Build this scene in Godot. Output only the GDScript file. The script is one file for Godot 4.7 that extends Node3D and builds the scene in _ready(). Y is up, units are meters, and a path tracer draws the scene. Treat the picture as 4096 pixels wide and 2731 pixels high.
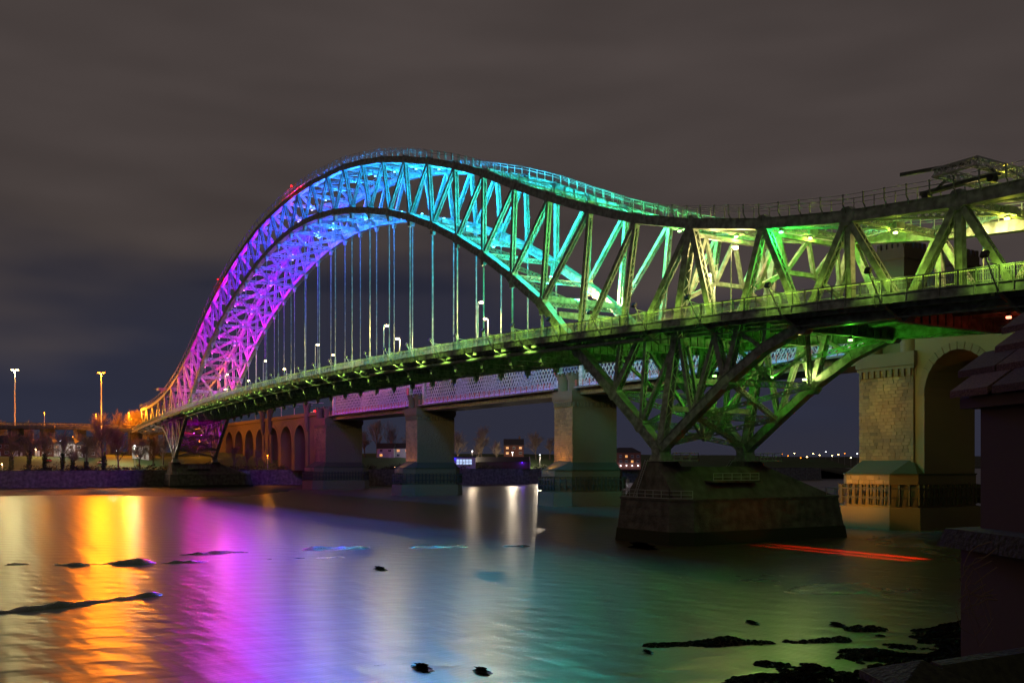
extends Node3D
# A lit steel arch bridge over a tidal river at night. x runs along the bridge, z towards the viewer's side, y up; water lies at y = 0.

const S := 17.25          # distance between the two trusses
const TX := [0.0, 12.1, 24.9, 37.4, 49.9, 62.6, 75.1, 87.1, 99.5, 111.5, 123.1, 134.8, 147.0, 159.2, 171.8, 185.7, 199.2, 213.6, 228.0, 242.0]
const TY := [91.4, 91.2, 90.3, 89.2, 87.1, 84.5, 81.2, 77.6, 73.4, 68.7, 63.5, 58.5, 53.7, 49.4, 46.0, 43.0, 41.0, 39.6, 39.0, 38.8]
const BX := [6.2, 18.4, 30.6, 42.5, 54.3, 66.0, 77.5, 89.0, 100.3, 111.3, 122.2, 132.5, 143.8, 153.8, 160.4, 165.0]
const BY := [81.4, 80.6, 79.0, 76.9, 74.2, 71.1, 67.5, 63.2, 58.2, 52.7, 46.6, 40.2, 30.6, 22.8, 17.5, 13.6]

var rng := RandomNumberGenerator.new()
var used := {}
var M := {}

class MB:
	var v := PackedVector3Array()
	var n := PackedVector3Array()
	var ix := PackedInt32Array()
	func quad(a: Vector3, b: Vector3, c: Vector3, d: Vector3) -> void:
		var m := (c - a).cross(b - a)
		if m.length_squared() < 1e-14:
			m = (d - a).cross(c - a)
		m = m.normalized()
		var k := v.size()
		v.append(a); v.append(b); v.append(c); v.append(d)
		n.append(m); n.append(m); n.append(m); n.append(m)
		ix.append_array(PackedInt32Array([k, k + 1, k + 2, k, k + 2, k + 3]))
	func face(a: Vector3, b: Vector3, c: Vector3, d: Vector3, mid: Vector3) -> void:
		var m := (c - a).cross(b - a)
		if m.length_squared() < 1e-14:
			m = (d - a).cross(c - a)
		if m.dot((a + b + c + d) * 0.25 - mid) < 0.0:
			quad(a, d, c, b)
		else:
			quad(a, b, c, d)
	func hexa(p: PackedVector3Array) -> void:
		var mid := Vector3.ZERO
		for q in p:
			mid += q * 0.125
		face(p[0], p[2], p[6], p[4], mid); face(p[1], p[3], p[7], p[5], mid)
		face(p[0], p[1], p[5], p[4], mid); face(p[2], p[3], p[7], p[6], mid)
		face(p[0], p[1], p[3], p[2], mid); face(p[4], p[5], p[7], p[6], mid)
	func box(c: Vector3, s: Vector3, b: Basis = Basis()) -> void:
		var p := PackedVector3Array()
		for k in 8:
			p.append(c + b * Vector3(s.x * ((k & 1) - 0.5), s.y * (((k >> 1) & 1) - 0.5), s.z * (((k >> 2) & 1) - 0.5)))
		hexa(p)
	# a straight bar from a to b, w across, h along up
	func bar(a: Vector3, b: Vector3, w: float, h: float, up: Vector3 = Vector3.UP) -> void:
		var d := (b - a).normalized()
		var side := d.cross(up)
		if side.length_squared() < 1e-6:
			side = d.cross(Vector3.RIGHT)
		side = side.normalized()
		var u := side.cross(d).normalized()
		var p := PackedVector3Array()
		for k in 8:
			p.append((b if k & 1 else a) + side * (w * (((k >> 1) & 1) - 0.5)) + u * (h * (((k >> 2) & 1) - 0.5)))
		hexa(p)
	# a tube through pts with radii r
	func tube(pts: PackedVector3Array, r: PackedFloat32Array, sides: int, caps := true) -> void:
		var base := v.size()
		var last := pts.size() - 1
		var ref := Vector3.UP
		if absf((pts[last] - pts[0]).normalized().y) > 0.9:
			ref = Vector3.RIGHT
		for i in pts.size():
			var d := (pts[mini(i + 1, last)] - pts[maxi(i - 1, 0)]).normalized()
			var a := d.cross(ref).normalized()
			var b := d.cross(a).normalized()
			for k in sides:
				var t := TAU * k / sides
				var o := a * cos(t) + b * sin(t)
				v.append(pts[i] + o * r[i]); n.append(o)
		for i in last:
			for k in sides:
				var k2 := (k + 1) % sides
				var p := base + i * sides
				ix.append_array(PackedInt32Array([p + k, p + sides + k2, p + k2, p + k, p + sides + k, p + sides + k2]))
		if caps:
			for e in 2:
				var i := 0 if e == 0 else last
				if r[i] < 0.005:
					continue
				var mid := pts[1] if e == 0 else pts[last - 1]
				for k in sides:
					var q1 := v[base + i * sides + k]
					var q2 := v[base + i * sides + (k + 1) % sides]
					face(pts[i], q1, q2, pts[i], mid)
	# polygon ring pair: bottom ring and top ring of the same count, closed
	func prism(lo: PackedVector3Array, hi: PackedVector3Array) -> void:
		var mid := Vector3.ZERO
		for q in lo:
			mid += q
		for q in hi:
			mid += q
		mid /= lo.size() * 2.0
		var cl := Vector3.ZERO
		var ch := Vector3.ZERO
		for q in lo:
			cl += q / lo.size()
		for q in hi:
			ch += q / hi.size()
		for k in lo.size():
			var j := (k + 1) % lo.size()
			face(lo[k], lo[j], hi[j], hi[k], mid)
			face(cl, lo[k], lo[j], cl, mid)
			face(ch, hi[k], hi[j], ch, mid)
	func blob(c: Vector3, r: Vector3, noise: FastNoiseLite, amp: float, lat := 6, lon := 9) -> void:
		var base := v.size()
		for i in lat + 1:
			var t := PI * i / lat
			for k in lon:
				var p := TAU * k / lon
				var o := Vector3(sin(t) * cos(p), cos(t), sin(t) * sin(p))
				var g := 1.0 + amp * noise.get_noise_3dv(o * 60.0 + c * 7.0)
				v.append(c + o * r * g); n.append((o / r).normalized())
		for i in lat:
			for k in lon:
				var k2 := (k + 1) % lon
				var p := base + i * lon
				ix.append_array(PackedInt32Array([p + k, p + k2, p + lon + k2, p + k, p + lon + k2, p + lon + k]))
	func mesh(m: Material) -> ArrayMesh:
		var a := []
		a.resize(Mesh.ARRAY_MAX)
		a[Mesh.ARRAY_VERTEX] = v; a[Mesh.ARRAY_NORMAL] = n; a[Mesh.ARRAY_INDEX] = ix
		var o := ArrayMesh.new()
		o.add_surface_from_arrays(Mesh.PRIMITIVE_TRIANGLES, a)
		o.surface_set_material(0, m)
		return o

func numbered(called: String) -> String:
	used[called] = used.get(called, 0) + 1
	return called if used[called] == 1 else "%s_%03d" % [called, used[called] - 1]

func tag(o: Node, label: String, category: String, group := "", kind := "") -> void:
	if label: o.set_meta("label", label)
	if category: o.set_meta("category", category)
	if group: o.set_meta("group", group)
	if kind: o.set_meta("kind", kind)

func thing(called: String, label: String, category: String, at := Vector3.ZERO, turn := 0.0, group := "") -> Node3D:
	var o := Node3D.new()
	o.name = numbered(called)
	add_child(o)
	o.position = at
	o.rotation.y = turn
	tag(o, label, category, group)
	return o

func part(mb: MB, called: String, m: Material, parent: Node, kind := "", label := "") -> MeshInstance3D:
	return put(mb.mesh(m), called, parent, Vector3.ZERO, 0.0, kind, label)

func put(me: Mesh, called: String, parent: Node, at := Vector3.ZERO, turn := 0.0, kind := "", label := "") -> MeshInstance3D:
	var o := MeshInstance3D.new()
	o.mesh = me
	o.name = called
	parent.add_child(o, true)
	o.position = at
	o.rotation.y = turn
	tag(o, label, "", "", kind)
	return o

func struct(mb: MB, called: String, m: Material, label := "") -> MeshInstance3D:
	var o := MeshInstance3D.new()
	o.mesh = mb.mesh(m)
	o.name = numbered(called)
	add_child(o)
	tag(o, label, "", "", "structure")
	return o

func omni(parent: Node, at: Vector3, c: Color, e: float, size := 0.12) -> void:
	var l := OmniLight3D.new()
	l.name = "bulb"
	l.light_color = c
	l.light_energy = e
	l.light_size = size
	l.omni_range = 600.0
	l.omni_attenuation = 2.0
	l.shadow_enabled = true
	parent.add_child(l, true)
	l.position = at

func spot(parent: Node, at: Vector3, towards: Vector3, c: Color, e: float, angle: float, size := 0.15) -> void:
	var l := SpotLight3D.new()
	l.name = "beam"
	l.light_color = c
	l.light_energy = e
	l.light_size = size
	l.spot_range = 400.0
	l.spot_attenuation = 2.0
	l.spot_angle = angle
	l.spot_angle_attenuation = 0.5
	l.shadow_enabled = true
	parent.add_child(l, true)
	l.position = at
	l.basis = Basis.looking_at(towards.normalized(), Vector3.UP if absf(towards.normalized().y) < 0.95 else Vector3.RIGHT)

# ---------------------------------------------------------------- materials
func noise_image(size: int, freq: float, seed_: int, lo: float, hi: float, octaves := 4, kind := FastNoiseLite.TYPE_SIMPLEX_SMOOTH) -> Image:
	var f := FastNoiseLite.new()
	f.noise_type = kind
	f.seed = seed_
	f.frequency = freq
	f.fractal_octaves = octaves
	var im := f.get_seamless_image(size, size)
	im.convert(Image.FORMAT_L8)
	var d := im.get_data()
	for i in d.size():
		d[i] = int(clampf(lo + (hi - lo) * d[i] / 255.0, 0.0, 1.0) * 255.0)
	im = Image.create_from_data(size, size, false, Image.FORMAT_L8, d)
	return im

func grey_tex(im: Image) -> ImageTexture:
	var c := im.duplicate()
	c.convert(Image.FORMAT_RGB8)
	return ImageTexture.create_from_image(c)

func normal_tex(im: Image, strength: float) -> ImageTexture:
	var c := im.duplicate()
	c.convert(Image.FORMAT_RGBA8)
	c.bump_map_to_normal_map(strength)
	return ImageTexture.create_from_image(c)

# slopes of many small crossing waves, repeating without a seam
func ripple_tex(size: int) -> ImageTexture:
	var r := RandomNumberGenerator.new()
	r.seed = 77
	var ws := []
	for k in 26:
		var l := 7.0 * pow(13.0, k / 25.0)
		var t := r.randf_range(-1.1, 1.1) + 0.6
		var kx := roundf(l * cos(t))
		var ky := roundf(l * sin(t))
		ws.append([kx * TAU / size, ky * TAU / size, r.randf() * TAU, kx / l, ky / l, pow(l, -0.25)])
	var d := PackedByteArray()
	d.resize(size * size * 3)
	var n := 0
	for y in size:
		for x in size:
			var sx := 0.0
			var sy := 0.0
			for q in ws:
				var c: float = cos(x * q[0] + y * q[1] + q[2]) * q[5]
				sx += c * q[3]
				sy += c * q[4]
			var v := Vector3(sx * 0.22, sy * 0.22, 1.0).normalized()
			d[n] = int(v.x * 127.0 + 128.0)
			d[n + 1] = int(v.y * 127.0 + 128.0)
			d[n + 2] = int(v.z * 127.0 + 128.0)
			n += 3
	return ImageTexture.create_from_image(Image.create_from_data(size, size, false, Image.FORMAT_RGB8, d))

func mat(called: String, lin: Color, rough: float, tex: Texture2D = null, scale := 0.2, nrm: Texture2D = null, nstr := 1.0) -> StandardMaterial3D:
	var m := StandardMaterial3D.new()
	m.resource_name = called
	m.albedo_color = lin.linear_to_srgb()
	m.roughness = rough
	if tex or nrm:
		m.uv1_triplanar = true
		m.uv1_world_triplanar = true
		m.uv1_scale = Vector3.ONE * scale
	if tex:
		m.albedo_texture = tex
	if nrm:
		m.normal_enabled = true
		m.normal_texture = nrm
		m.normal_scale = nstr
	M[called] = m
	return m

func glow(called: String, c: Color, e: float) -> StandardMaterial3D:
	var m := StandardMaterial3D.new()
	m.resource_name = called
	m.albedo_color = Color(0.5, 0.5, 0.5)
	m.emission_enabled = true
	m.emission = c
	m.emission_energy_multiplier = e
	m.roughness = 0.4
	M[called] = m
	return m

func make_materials() -> void:
	var patches := grey_tex(noise_image(512, 0.012, 3, 0.55, 1.1, 5))
	var grain_im := noise_image(512, 0.06, 5, 0.0, 1.0, 4)
	var grain := grey_tex(noise_image(512, 0.05, 7, 0.45, 1.15, 5))
	var rough_n := normal_tex(grain_im, 4.0)
	mat("steel", Color(0.33, 0.385, 0.34), 0.5, patches, 0.11)
	mat("steel_dark", Color(0.10, 0.115, 0.10), 0.6, patches, 0.13)
	mat("concrete", Color(0.17, 0.16, 0.14), 0.85, patches, 0.07, rough_n, 0.6)
	for k in 8:
		mat("sandstone%d" % k, Color(0.30, 0.22, 0.115).lerp(Color(0.075, 0.06, 0.04), k / 7.0), 0.9, grain, 0.35, rough_n, 0.9)
	mat("old_mortar", Color(0.07, 0.06, 0.05), 0.95)
	mat("moss", Color(0.04, 0.05, 0.02), 0.95, grain, 0.4, rough_n, 1.0)
	mat("timber", Color(0.055, 0.045, 0.032), 0.9, grain, 0.5)
	for k in 3:
		mat("red_stone%d" % k, [Color(0.19, 0.125, 0.08), Color(0.14, 0.092, 0.06), Color(0.10, 0.07, 0.046)][k], 0.92, grain, 1.1, rough_n, 0.9)
	mat("asphalt", Color(0.05, 0.05, 0.05), 0.85, grain, 0.3)
	mat("white_paint", Color(0.72, 0.72, 0.70), 0.5, patches, 0.15)
	mat("galvanised", Color(0.42, 0.43, 0.42), 0.4)
	mat("red_paint", Color(0.42, 0.07, 0.045), 0.5)
	mat("black_paint", Color(0.02, 0.02, 0.02), 0.5)
	mat("grass", Color(0.06, 0.12, 0.025), 0.95, grain, 0.3, rough_n, 1.0)
	mat("scrub", Color(0.045, 0.05, 0.02), 0.95, grain, 0.3, rough_n, 1.0)
	mat("bark", Color(0.10, 0.075, 0.05), 0.95)
	mat("twig", Color(0.16, 0.115, 0.07), 0.95)
	mat("ivy", Color(0.022, 0.035, 0.012), 0.8)
	mat("brick_red", Color(0.24, 0.085, 0.05), 0.9, grain, 0.8)
	mat("brick_brown", Color(0.15, 0.085, 0.06), 0.9, grain, 0.8)
	mat("render_white", Color(0.62, 0.60, 0.56), 0.9, grain, 0.3)
	mat("slate", Color(0.035, 0.033, 0.035), 0.7, grain, 0.5)
	mat("hill", Color(0.045, 0.055, 0.03), 1.0, patches, 0.01)
	mat("sign_blue", Color(0.02, 0.09, 0.42), 0.5)
	mat("window_dark", Color(0.02, 0.022, 0.025), 0.08)
	mat("car_paint", Color(0.35, 0.04, 0.03), 0.25)
	mat("car_silver", Color(0.45, 0.46, 0.47), 0.25)
	mat("rubber", Color(0.02, 0.02, 0.02), 0.8)
	# wet mud: dark, shiny, pitted
	var lumps := noise_image(512, 0.03, 21, 0.0, 1.0, 5)
	mat("mud", Color(0.11, 0.092, 0.062), 0.24, grain, 0.25, normal_tex(lumps, 6.0), 0.3)
	mat("dull_mud", Color(0.05, 0.042, 0.03), 0.62, grain, 0.12, normal_tex(lumps, 6.0), 1.0)
	mat("pebble", Color(0.34, 0.29, 0.2), 0.25, grain, 0.6)
	# turbid tidal water seen over many seconds: brown, glossy, its ripples averaged
	var w := mat("water", Color(0.07, 0.056, 0.03), 0.36)
	w.uv1_triplanar = true
	w.uv1_world_triplanar = true
	w.uv1_scale = Vector3(0.031, 0.031, 0.031)
	w.normal_enabled = true
	w.normal_texture = ripple_tex(512)
	w.normal_scale = 0.11
	w.roughness = 0.29
	w.metallic_specular = 0.5
	glow("glow_warm", Color(1.0, 0.82, 0.50), 40.0)
	glow("glow_white", Color(0.95, 0.97, 1.0), 12.0)
	glow("glow_amber", Color(1.0, 0.50, 0.06), 14.0)
	glow("glow_red", Color(1.0, 0.03, 0.015), 9.0)
	glow("glow_green", Color(0.1, 1.0, 0.3), 16.0)
	mat("lattice_paint", Color(0.50, 0.50, 0.50), 0.55, patches, 0.15)
	glow("window_warm", Color(1.0, 0.66, 0.28), 1.2)
	glow("window_cool", Color(0.75, 0.85, 1.0), 1.0)

# ---------------------------------------------------------------- camera, sky
func make_view() -> void:
	var cam := Camera3D.new()
	cam.name = "camera"
	add_child(cam)
	cam.position = Vector3(276.19, 11.8, 93.71)
	cam.rotation.y = 1.02447
	cam.projection = Camera3D.PROJECTION_FRUSTUM
	cam.near = 0.5
	cam.far = 9000.0
	cam.size = 0.5 * 2731.0 / 3850.0
	cam.frustum_offset = Vector2(0.0, 0.5 * (1849.7 - 1365.5) / 3850.0)
	cam.current = true
	var env := Environment.new()
	env.background_mode = Environment.BG_SKY
	env.tonemap_mode = Environment.TONE_MAPPER_LINEAR
	env.tonemap_exposure = 1.0
	env.sdfgi_enabled = true
	env.ssao_enabled = true
	env.ssil_enabled = true
	var sky := Sky.new()
	var pm := PanoramaSkyMaterial.new()
	pm.panorama = ImageTexture.create_from_image(sky_image())
	sky.sky_material = pm
	env.sky = sky
	var we := WorldEnvironment.new()
	we.name = "night"
	we.environment = env
	add_child(we)
	# what little light the cloud deck throws back from the town behind the viewer
	var sun := DirectionalLight3D.new()
	sun.name = "town_glow"
	sun.light_color = Color(1.0, 0.86, 0.68)
	sun.light_energy = 0.02
	sun.light_angular_distance = 20.0
	sun.shadow_enabled = true
	add_child(sun)
	sun.basis = Basis.looking_at(Vector3(-0.45, -0.55, -0.75).normalized())

# night clouds lit from below by the town: warm grey high up, slate blue low down, drawn-out streaks
func sky_image() -> Image:
	var w := 1024
	var h := 512
	var a := FastNoiseLite.new()
	a.seed = 11
	a.frequency = 1.3
	a.fractal_octaves = 6
	var b := FastNoiseLite.new()
	b.seed = 12
	b.frequency = 0.75
	b.fractal_octaves = 3
	var im := Image.create(w, h, false, Image.FORMAT_RGBF)
	for y in h:
		var el := PI * 0.5 - PI * (y + 0.5) / h
		for x in w:
			var az := TAU * ((x + 0.5) / w - 0.5)
			var dir := Vector3(sin(az) * cos(el), sin(el), -cos(az) * cos(el))
			var e := maxf(rad_to_deg(el), 0.0)
			var streak := a.get_noise_3d(dir.x * 2.0, dir.y * 14.0, dir.z * 2.0)
			var broad := b.get_noise_3d(dir.x * 1.6, dir.y * 2.5, dir.z * 1.6)
			var edge := smoothstep(3.5, 11.0, e + broad * 9.0 + streak * 3.5)
			var c := Color(0.025, 0.027, 0.047).lerp(Color(0.064, 0.0505, 0.0475), edge)
			c = c * (1.0 + 0.27 * streak + 0.30 * broad)
			im.set_pixel(x, y, Color(c.r, c.g, c.b))
	return im

# ---------------------------------------------------------------- the arch bridge
func walk(x: float) -> float:
	return 35.5 - 1.25e-4 * x * x

# colours of the lamps along the bridge
func hue(x: float) -> Color:
	var xs := [-245.0, -215.0, -190.0, -165.0, -140.0, -105.0, -70.0, -35.0, 0.0, 35.0, 70.0, 100.0, 125.0, 145.0, 165.0, 185.0, 205.0, 225.0, 245.0]
	var cs := [Color(1.0, 0.72, 0.40), Color(1.0, 0.55, 0.30), Color(1.0, 0.20, 0.08), Color(1.0, 0.03, 0.20), Color(1.0, 0.015, 0.62), Color(0.85, 0.012, 1.0), Color(0.55, 0.03, 1.0), Color(0.33, 0.14, 1.0), Color(0.14, 0.34, 1.0), Color(0.10, 0.50, 1.0), Color(0.09, 0.66, 1.0), Color(0.11, 0.82, 1.0), Color(0.16, 0.95, 0.80), Color(0.36, 1.0, 0.50), Color(0.58, 1.0, 0.32), Color(0.74, 1.0, 0.28), Color(0.88, 1.0, 0.30), Color(1.0, 0.84, 0.28), Color(1.0, 0.50, 0.10)]
	for i in xs.size() - 1:
		if x <= xs[i + 1]:
			return cs[i].lerp(cs[i + 1], clampf((x - xs[i]) / (xs[i + 1] - xs[i]), 0.0, 1.0))
	return cs[-1]

func zigzag(mb: MB, a: Vector3, b: Vector3, off: Vector3, across: Vector3, pitch: float, t: float, crossed: bool) -> void:
	var len_ := a.distance_to(b)
	var bays := maxi(2, int(round(len_ / pitch)))
	var up := off.normalized()
	for i in bays:
		var p := a.lerp(b, float(i) / bays) + off
		var q := a.lerp(b, float(i + 1) / bays) + off
		var s := 1.0 if i % 2 == 0 else -1.0
		mb.bar(p - across * s, q + across * s, t, 0.03, up)
		if crossed:
			mb.bar(p + across * s + up * 0.03, q - across * s + up * 0.03, t, 0.03, up)

# two plates in the plane of the truss, laced together across their edges; solid battens at the ends
func laced_post(a: Vector3, b: Vector3, w: float, h: float, batten: float) -> MB:
	var mb := MB.new()
	var d := (b - a).normalized()
	var ax := Vector3(0, 0, 1)
	var nr := d.cross(ax).normalized()
	for s in [-0.5, 0.5]:
		mb.bar(a + ax * (w * s), b + ax * (w * s), h, 0.07, ax)
		for e in [-0.5, 0.5]:
			mb.bar(a + ax * (w * s - 0.12 * signf(s)) + nr * ((h - 0.05) * e), b + ax * (w * s - 0.12 * signf(s)) + nr * ((h - 0.05) * e), 0.05, 0.14, ax)
	var i0 := a + d * batten
	var i1 := b - d * batten
	for e in [-0.5, 0.5]:
		zigzag(mb, i0, i1, nr * (h * e * 0.96), ax * (w * 0.5 - 0.08), w * 1.05, 0.11, false)
		mb.bar(a + nr * (h * e * 0.96), i0 + nr * (h * e * 0.96), w * 0.98, 0.04, nr)
		mb.bar(i1 + nr * (h * e * 0.96), b + nr * (h * e * 0.96), w * 0.98, 0.04, nr)
	return mb

# four corner angles with crossed lacing on every side
func laced_box(a: Vector3, b: Vector3, w: float, h: float, pitch: float) -> MB:
	var mb := MB.new()
	var d := (b - a).normalized()
	var side := d.cross(Vector3.UP).normalized()
	var up := side.cross(d).normalized()
	for s in [-0.5, 0.5]:
		for e in [-0.5, 0.5]:
			mb.bar(a + side * (w * s) + up * (h * e), b + side * (w * s) + up * (h * e), 0.13, 0.13, up)
	for e in [-0.5, 0.5]:
		zigzag(mb, a, b, up * (h * e), side * (w * 0.5), pitch, 0.1, true)
		zigzag(mb, a, b, side * (w * e), up * (h * 0.5), pitch, 0.1, true)
	return mb

func mir(p: Vector3, s: float) -> Vector3:
	return Vector3(p.x * s, p.y, p.z)

func make_truss(bridge: Node3D, z: float) -> void:
	var gus := MB.new()
	var tn := []   # top nodes and bottom nodes of the half at x > 0
	var bn := []
	for j in TX.size():
		tn.append(Vector3(TX[j], TY[j], z))
	for j in BX.size():
		bn.append(Vector3(BX[j], BY[j], z))
	var low := [Vector3(165.0, 13.6, z), Vector3(172.0, 18.4, z), Vector3(178.7, 22.9, z), Vector3(185.8, 26.7, z), Vector3(192.4, 28.9, z), Vector3(207.0, 28.6, z), Vector3(220.5, 28.2, z), Vector3(235.0, 27.8, z), Vector3(243.0, 27.6, z)]
	var posts := []   # [a, b, width, depth]
	posts.append([tn[0], bn[0], 0.75, 0.6])
	for j in range(1, 14):
		var hh := 0.6 if j < 6 else 0.75
		posts.append([tn[j], bn[j], 0.8, hh])
		posts.append([tn[j], bn[j - 1], 0.75, hh * 0.95])
	posts.append([tn[14], bn[13], 0.9, 0.95])
	posts.append([tn[14], bn[15], 1.1, 1.25])
	posts.append([tn[14], low[2], 0.95, 0.95])
	posts.append([tn[15], low[2], 0.95, 0.9])
	posts.append([tn[15], low[4], 0.9, 0.9])
	posts.append([tn[16], low[4], 0.9, 0.85])
	posts.append([tn[16], low[5], 0.9, 0.8])
	posts.append([tn[17], low[5], 0.9, 0.8])
	posts.append([tn[17], low[6], 0.85, 0.75])
	posts.append([tn[18], low[6], 0.85, 0.75])
	posts.append([tn[18], low[7], 0.85, 0.75])
	posts.append([tn[19], low[7], 0.85, 0.75])
	posts.append([bn[14], Vector3(161.6, 30.2, z), 0.7, 0.6])
	posts.append([bn[14], Vector3(168.4, 29.6, z), 0.7, 0.6])
	posts.append([low[1], Vector3(169.3, 29.8, z), 0.7, 0.65])
	posts.append([low[1], Vector3(176.6, 29.4, z), 0.7, 0.65])
	posts.append([low[3], Vector3(181.9, 29.0, z), 0.6, 0.55])
	posts.append([low[3], Vector3(186.2, 30.0, z), 0.6, 0.55])
	var solids := [[tn[16], Vector3(199.6, 28.7, z), 0.55, 0.75], [tn[17], Vector3(213.8, 28.4, z), 0.55, 0.75], [tn[18], Vector3(228.0, 28.0, z), 0.55, 0.75]]
	for s in [1.0, -1.0]:
		for j in tn.size() - 1:
			gus.prism(disc(mir(tn[j], s), 1.0 if j < 14 else 1.2, 0.58), disc(mir(tn[j], s), 1.0 if j < 14 else 1.2, -0.58))
		for j in bn.size() - 1:
			gus.prism(disc(mir(bn[j], s), 1.15, 0.66), disc(mir(bn[j], s), 1.15, -0.66))
		for j in [2, 4, 5, 6, 7]:
			gus.prism(disc(mir(low[j], s), 1.2, 0.6), disc(mir(low[j], s), 1.2, -0.6))
	var truss := part(gus, "truss", M.steel, bridge)
	for s in [1.0, -1.0]:
		for j in tn.size() - 1:
			var mb := MB.new()
			chord(mb, mir(tn[j], s), mir(tn[j + 1], s), 1.05, 1.3)
			part(mb, "upper_chord", M.steel, truss)
		for j in bn.size() - 1:
			var mb := MB.new()
			chord(mb, mir(bn[j], s), mir(bn[j + 1], s), 1.2, 1.45)
			part(mb, "lower_chord", M.steel, truss)
		for j in low.size() - 1:
			var mb := MB.new()
			chord(mb, mir(low[j], s), mir(low[j + 1], s), 1.1, 1.25 if j < 4 else 1.0)
			part(mb, "lower_chord", M.steel, truss)
		for k in posts.size():
			var q = posts[k]
			part(laced_post(mir(q[0], s), mir(q[1], s), q[2], q[3], 1.5), "web_post", M.steel, truss)
		for q in solids:
			var mb := MB.new()
			mb.bar(mir(q[0], s), mir(q[1], s), q[2], q[3], Vector3(1, 0, 0))
			for e in [-1, 1]:
				mb.bar(mir(q[0], s) + Vector3(e * 0.42, 0, 0), mir(q[1], s) + Vector3(e * 0.42, 0, 0), 0.8, 0.07, Vector3(1, 0, 0))
			part(mb, "web_post", M.steel, truss)
	var mid := MB.new()
	chord(mid, bn[0], mir(bn[0], -1.0), 1.2, 1.45)
	part(mid, "lower_chord", M.steel, truss)
	part(laced_post(tn[0], mir(bn[0], -1.0), 0.75, 0.6, 1.5), "web_post", M.steel, truss)
	# hangers down to anchor boxes under the deck
	for s in [1.0, -1.0]:
		for j in 12:
			var p := mir(bn[j], s)
			var foot := walk(p.x) - 2.4
			var mb := MB.new()
			mb.hexa(PackedVector3Array([p + Vector3(-0.55, -2.1, -0.3), p + Vector3(0.55, -2.1, -0.3), p + Vector3(-0.8, -0.6, -0.4), p + Vector3(0.8, -0.6, -0.4), p + Vector3(-0.55, -2.1, 0.3), p + Vector3(0.55, -2.1, 0.3), p + Vector3(-0.8, -0.6, 0.4), p + Vector3(0.8, -0.6, 0.4)]))
			for e in [-0.16, 0.16]:
				mb.tube(PackedVector3Array([p + Vector3(e, -2.0, 0), Vector3(p.x + e, foot, p.z)]), PackedFloat32Array([0.06, 0.06]), 5, false)
			mb.tube(PackedVector3Array([Vector3(p.x, walk(p.x) + 4.2, p.z), Vector3(p.x, walk(p.x) + 4.0, p.z), Vector3(p.x, walk(p.x), p.z)]), PackedFloat32Array([0.1, 0.26, 0.26]), 8, false)
			part(mb, "hanger", M.steel, truss)

func disc(c: Vector3, r: float, z: float) -> PackedVector3Array:
	var p := PackedVector3Array()
	for k in 8:
		p.append(c + Vector3(r * cos(TAU * (k + 0.5) / 8.0), r * sin(TAU * (k + 0.5) / 8.0), z))
	return p

# riveted box chord: web plates, wider cover plates top and bottom
func chord(mb: MB, a: Vector3, b: Vector3, w: float, h: float) -> void:
	var d := (b - a).normalized()
	var up := Vector3(0, 0, 1).cross(d).normalized()
	if up.y < 0.0:
		up = -up
	mb.bar(a, b, w, h, up)
	for e in [-0.5, 0.5]:
		mb.bar(a + up * (h * e + 0.03 * signf(e)), b + up * (h * e + 0.03 * signf(e)), w + 0.24, 0.06, up)
	var n := maxi(1, int(a.distance_to(b) / 4.0))
	for i in n + 1:
		var p := a.lerp(b, float(i) / n)
		mb.bar(p - up * (h * 0.5), p + up * (h * 0.5), 0.12, w + 0.1, Vector3(0, 0, 1))

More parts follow.
